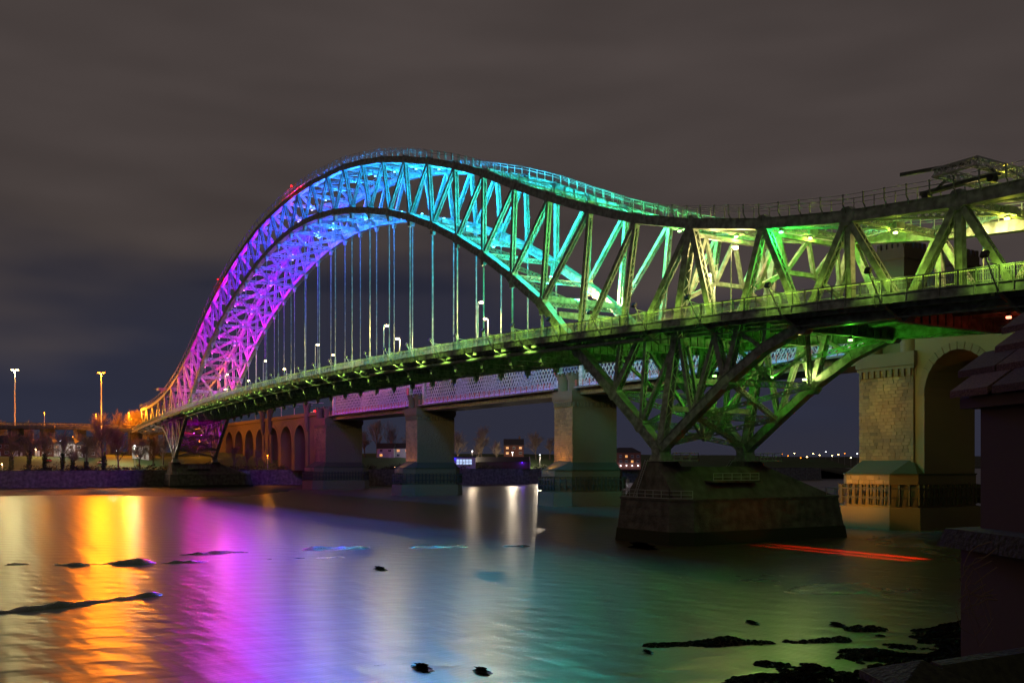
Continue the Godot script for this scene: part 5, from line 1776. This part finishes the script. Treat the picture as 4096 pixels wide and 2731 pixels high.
	# amber lamps under the road, by the far end of the bridge
	for q in [[-236.0, 14.0, -2.0, 9.0, 260.0, "amber lamp among the trees below the bridge's left end"], [-222.0, 12.0, -24.0, 8.0, 180.0, "amber lamp behind the far pier legs"], [-262.0, 14.0, 30.0, 9.0, 260.0, "amber lamp under the road viaduct"], [-186.0, 8.0, -62.0 + 14.0, 7.0, 90.0, "amber lamp at the foot of the viaduct"], [-255.0, 15.0, 4.0, 22.0, 2600.0, "amber lamp beside the golden willow"]]:
		town_lamp(Vector3(q[0], bank_y(q[0], q[2]), q[2]), q[3], Color(1.0, 0.56, 0.09), q[4], q[5], "amber street lamps")
	# lit tower of a works beyond the viaduct, with red lamps on top
	var lt := thing("works_tower", "white cylindrical tower with red lamps beyond the viaduct", "tower", Vector3(-203.0, 14.0, -78.0))
	mb = MB.new()
	mb.tube(PackedVector3Array([Vector3(0, 0, 0), Vector3(0, 23.6, 0), Vector3(0, 24.0, 0), Vector3(0, 24.1, 0)]), PackedFloat32Array([1.9, 1.9, 2.2, 0.2]), 16)
	part(mb, "shaft", M.white_paint, lt)
	for s in [-1.2, 1.2]:
		mb = MB.new()
		mb.box(Vector3(s, 24.5, s * 0.6), Vector3(0.45, 0.45, 0.45))
		part(mb, "red_lamp", M.glow_red, lt)
	omni(lt, Vector3(3.5, 22.0, 3.0), Color(1.0, 0.95, 0.85), 10.0, 0.2)

# ---------------------------------------------------------------- things on the bridge and in the foreground
func make_extras() -> void:
	# red aircraft warning lamps on the crown's left flank
	for q in [[1, -3.0, 91.4, "red warning lamp high on the arch, left of its crown"], [2, -88.0, 77.4, "red warning lamp half way down the arch's left flank"], [3, 60.0, 85.2, "unlit looking small red warning lamp right of the crown"]]:
		if q[0] == 3:
			continue
		var t := thing("warning_lamp", q[3], "warning lamp", Vector3(q[1], q[2] + 0.7, 0.95), 0.0, "aircraft warning lamps")
		var mb := MB.new()
		mb.bar(Vector3(0, 0, 0), Vector3(0, 1.9, 0), 0.1, 0.1, Vector3(1, 0, 0))
		part(mb, "stem", M.black_paint, t)
		mb = MB.new()
		mb.tube(PackedVector3Array([Vector3(0, 1.9, 0), Vector3(0, 2.15, 0), Vector3(0, 2.3, 0)]), PackedFloat32Array([0.22, 0.22, 0.1]), 10)
		part(mb, "lamp_glass", M.glow_red, t)
		omni(t, Vector3(0, 2.1, 0), Color(1.0, 0.02, 0.01), 300.0, 0.15)
	# maintenance gantries riding on the upper chords
	for q in [[214.5, 40.6, "steel maintenance gantry riding the arch's upper chords at the top right"], [-190.0, 43.8, "small maintenance gantry on the upper chords at the bridge's left end"]]:
		var t := thing("maintenance_gantry", q[2], "gantry", Vector3(q[0], q[1], 0.0), 0.0, "maintenance gantries")
		for e in [0.0, -S]:
			var mb := MB.new()
			mb.bar(Vector3(-5.5, 0.75, e), Vector3(3.5, 0.75, e), 0.7, 0.4)
			mb.bar(Vector3(-3.5, 0.95, e), Vector3(-2.0, 1.9, e), 0.22, 0.22)
			mb.bar(Vector3(3.2, 0.95, e), Vector3(2.2, 1.9, e), 0.22, 0.22)
			var bo := part(mb, "bogie", M.steel_dark, t)
			for x in [-4.8, 2.8]:
				mb = MB.new()
				mb.tube(PackedVector3Array([Vector3(x, 0.42, e - 0.45), Vector3(x, 0.42, e + 0.45)]), PackedFloat32Array([0.4, 0.4]), 12)
				part(mb, "wheel", M.black_paint, bo)
		for x in [-2.0, 2.4]:
			part(laced_box(Vector3(x, 1.9, 2.5), Vector3(x, 1.9, -S - 2.5), 0.6, 0.9, 1.0), "cross_beam", M.galvanised, t)
		for z in [2.4, -4.0, -9.0, -14.0, -S - 2.4]:
			part(laced_box(Vector3(-2.4, 1.9, z), Vector3(2.8, 1.9, z), 0.35, 0.8, 0.9), "tie_beam", M.galvanised, t)
		var mb := MB.new()
		mb.bar(Vector3(-5.5, 2.35, 3.6), Vector3(1.2, 2.3, 1.2), 0.3, 0.35)
		part(mb, "jib", M.steel_dark, t)
		if q[0] > 0:
			for x in [7.5, 11.0]:
				part(laced_box(Vector3(x, -2.4, -1.5), Vector3(x, -2.4, -S + 1.5), 0.7, 1.0, 1.0), "cradle_beam", M.galvanised, t)
			for z in [-2.0, -7.0, -12.0, -S + 2.0]:
				part(laced_box(Vector3(7.1, -2.4, z), Vector3(11.4, -2.4, z), 0.4, 0.8, 0.9), "cradle_tie", M.steel, t)
				mb = MB.new()
				mb.bar(Vector3(7.5, -2.0, z), Vector3(2.8, 2.0, z), 0.14, 0.14)
				part(mb, "cradle_hanger", M.steel, t)
	# road signs at the far end
	for q in [[-141.0, 37.2, 6.2, 3.4, M.sign_blue, "blue direction sign over the roadway at the far end"], [-147.5, 37.2, 2.2, 3.2, M.black_paint, "small dark lane sign right of the blue one"]]:
		var t := thing("road_sign", q[5], "sign", Vector3(q[0], walk(q[0]), -15.8), 0.9)
		var mb := MB.new()
		mb.box(Vector3(0, 5.0, 0), Vector3(q[2], q[3], 0.12))
		part(mb, "panel", q[4], t)
		mb = MB.new()
		for e in [-0.35, 0.35]:
			mb.bar(Vector3(q[2] * e, 0, -0.15), Vector3(q[2] * e, 6.4, -0.15), 0.16, 0.16, Vector3(1, 0, 0))
		part(mb, "post", M.galvanised, t)
		mb = MB.new()
		for k in 3:
			mb.box(Vector3(-q[2] * 0.1, 5.9 - k * 0.9, 0.075), Vector3(q[2] * (0.62 - 0.12 * k), 0.28, 0.03))
		part(mb, "lettering", M.white_paint, t)
	# sandstone gate pier at the right edge, close to the viewer
	var yaw := 1.02447
	var fw := Vector3(-sin(yaw), 0, -cos(yaw))
	var rt := Vector3(cos(yaw), 0, -sin(yaw))
	var eye := Vector3(276.19, 0, 93.71)
	var t := thing("stone_gate_pier", "dark red sandstone pier with a gabled cap at the right edge, close by", "wall", eye + fw * 9.4 + rt * 6.38, yaw + 0.10)
	var core := MB.new()
	core.box(Vector3(0, 5.4, -0.9), Vector3(2.0, 10.9, 1.9))
	core.box(Vector3(0.2, 11.7, -0.9), Vector3(2.1, 1.7, 1.6))
	part(core, "core", M.old_mortar, t)
	var y := 6.0
	var row := 0
	while y < 10.75:
		var x := -1.05 - (0.25 if row % 2 else 0.0)
		while x < 1.0:
			var l: float = [0.45, 0.6, 0.75][rng.randi() % 3]
			var a := maxf(x, -1.05)
			var b := minf(x + l, 1.05)
			if b - a > 0.12:
				block(t, Vector3((a + b) * 0.5, y + 0.145, 0.02 + rng.randf_range(-0.04, 0.03)), snappedf(b - a - 0.03, 0.01), 0.262, 0.2, M["red_stone%d" % (rng.randi() % 3)])
			x += l
		y += 0.29
		row += 1
	row = 0
	y = 11.06
	while y < 12.5:
		var x := -0.86 - (0.2 if row % 2 else 0.0)
		while x < 1.2:
			var l: float = [0.4, 0.5, 0.62][rng.randi() % 3]
			var a := maxf(x, -0.88 + 0.04 * (row % 2))
			var b := minf(x + l, 1.2)
			if b - a > 0.12:
				block(t, Vector3((a + b) * 0.5, y + 0.12, -0.14 + rng.randf_range(-0.04, 0.03)), snappedf(b - a - 0.03, 0.01), 0.212, 0.2, M["red_stone%d" % (rng.randi() % 3)])
			x += l
		y += 0.24
		row += 1
	for k in 4:
		var cop := MB.new()
		var xa := -1.22 + k * 0.63
		var xb := xa + 0.6
		var jy := rng.randf_range(-0.03, 0.03)
		var jz := rng.randf_range(-0.05, 0.04)
		cop.prism(PackedVector3Array([Vector3(xa, 10.83, 0.28 + jz), Vector3(xb, 10.83, 0.28 + jz), Vector3(xb, 10.83, -2.0), Vector3(xa, 10.83, -2.0)]), PackedVector3Array([Vector3(xa + 0.06, 11.03 + jy, 0.2 + jz), Vector3(xb - 0.04, 11.05 + jy, 0.2 + jz), Vector3(xb - 0.04, 11.05 + jy, -1.9), Vector3(xa + 0.06, 11.03 + jy, -1.9)]))
		part(cop, "coping_stone", M.moss, t)
	var roof := MB.new()
	roof.prism(PackedVector3Array([Vector3(-0.98, 12.42, 0.3), Vector3(-0.98, 12.54, 0.3), Vector3(0.6, 14.1, 0.3), Vector3(2.1, 12.54, 0.3), Vector3(2.1, 12.42, 0.3)]), PackedVector3Array([Vector3(-0.98, 12.42, -1.9), Vector3(-0.98, 12.54, -1.9), Vector3(0.6, 14.1, -1.9), Vector3(2.1, 12.54, -1.9), Vector3(2.1, 12.42, -1.9)]))
	part(roof, "gabled_cap", M.old_mortar, t)
	for k in 6:
		for c in 3:
			var sl := MB.new()
			var f0 := k / 6.0
			var f1 := (k + 1.12) / 6.0
			var za := 0.36 - c * 0.78 - (0.3 if k % 2 else 0.0) + rng.randf_range(-0.03, 0.03)
			var p0 := Vector3(-1.04, 12.55, 0).lerp(Vector3(0.6, 14.13, 0), f0) + Vector3(-0.03, 0.05, 0)
			var p1 := Vector3(-1.04, 12.55, 0).lerp(Vector3(0.6, 14.13, 0), minf(f1, 1.0))
			sl.hexa(PackedVector3Array([Vector3(p0.x, p0.y - 0.05, za), Vector3(p1.x, p1.y - 0.05, za), Vector3(p0.x, p0.y + 0.03, za), Vector3(p1.x, p1.y + 0.02, za), Vector3(p0.x, p0.y - 0.05, za - 0.74), Vector3(p1.x, p1.y - 0.05, za - 0.74), Vector3(p0.x, p0.y + 0.03, za - 0.74), Vector3(p1.x, p1.y + 0.02, za - 0.74)]))
			part(sl, "roof_slab", M["red_stone%d" % (rng.randi() % 3)], t)
	# low wall with a pyramid capped post below it
	t = thing("low_stone_wall", "low dark stone wall with a pyramid capped post at the bottom right", "wall", eye + fw * 9.3 + rt * 4.25, yaw + 0.05)
	var lw := MB.new()
	lw.box(Vector3(0.42, 4.7, -0.2), Vector3(0.9, 9.9, 0.5))
	part(lw, "wall", M.red_stone2, t)
	lw = MB.new()
	lw.prism(PackedVector3Array([Vector3(-0.05, 9.65, 0.1), Vector3(0.9, 9.65, 0.1), Vector3(0.9, 9.65, -0.5), Vector3(-0.05, 9.65, -0.5)]), PackedVector3Array([Vector3(-0.05, 9.82, -0.1), Vector3(0.9, 9.95, -0.1), Vector3(0.9, 9.95, -0.3), Vector3(-0.05, 9.82, -0.3)]))
	part(lw, "coping", M.moss, t)
	lw = MB.new()
	lw.box(Vector3(-0.22, 4.75, -0.15), Vector3(0.62, 9.7, 0.7))
	part(lw, "post", M.red_stone1, t)
	lw = MB.new()
	lw.prism(ring(-0.66, 0.22, -0.62, 0.32, 9.6, 0.02), ring(-0.66, 0.22, -0.62, 0.32, 9.68, 0.02))
	lw.prism(ring(-0.64, 0.2, -0.6, 0.3, 9.68, 0.02), ring(-0.24, -0.2, -0.17, -0.13, 9.86, 0.005))
	part(lw, "pyramid_cap", M.moss, t)
	# a straggling bramble out of the joints
	t = thing("bramble", "leafless bramble trailing from the stone gate pier", "plant", eye + fw * 9.1 + rt * 4.5, 0.0)
	var br := MB.new()
	for k in 9:
		var p := PackedVector3Array()
		var r := PackedFloat32Array()
		var y0 := 11.05 - k * 0.06 if k < 5 else 10.9 - k * 0.05
		var q := rt * rng.randf_range(-0.02, 0.1)
		for i in 9:
			var f := i / 8.0
			p.append(Vector3(0, y0, 0) + q - rt * (sin(f * PI) * 0.34 * rng.randf_range(0.7, 1.0)) + Vector3(0, -f * rng.randf_range(0.25, 0.7) + (0.18 * sin(f * 3.0) if k > 6 else 0.0), 0))
			r.append(lerpf(0.007, 0.003, f))
		br.tube(p, r, 4, false)
	part(br, "stems", M.twig, t)
	# lamps added to light the stone piers from below, no such source known
	for q in [[Vector3(161.0, 6.6, -30.6), Vector3(1.5, 5.0, -24.5), 900.0, 40.0, "added warm floodlight on the concrete pier's far platform, aimed at the broad stone pier"], [Vector3(58.0, 9.85, -48.6), Vector3(0.6, 7.5, -6.4), 150.0, 62.0, "added warm floodlight at the foot of the tall river pier"], [Vector3(-38.5, 9.85, -48.6), Vector3(0.6, 7.5, -6.4), 80.0, 62.0, "added warm floodlight at the foot of the mid river pier"]]:
		var fl := thing("added_pier_light", q[4], "floodlight", q[0], 0.0, "added floodlights at the stone piers")
		var hb := MB.new()
		hb.box(Vector3(0, 0.3, 0.2), Vector3(0.5, 0.5, 0.3))
		part(hb, "housing", M.black_paint, fl)
		hb = MB.new()
		hb.box(Vector3(0, 0.34, 0.03), Vector3(0.38, 0.34, 0.04))
		part(hb, "lamp_glass", M.glow_warm, fl)
		spot(fl, Vector3(0, 0.36, -0.02), q[1], Color(1.0, 0.66, 0.20), q[2], q[3], 0.15)

func _ready() -> void:
	rng.seed = 7
	make_view()
	make_materials()
	glow("glow_lime", Color(0.75, 1.0, 0.3), 5.0)
	glow("glow_strip", Color(0.80, 1.0, 0.27), 2.0)
	make_setting()
	make_bridge()
	make_bridge_lamps()
	concrete_pier(1.0, "massive dark concrete pier with two sloped pedestals under the near legs")
	concrete_pier(-1.0, "dark concrete pier under the far legs beside the river wall")
	make_railway()
	make_town()
	make_extras()
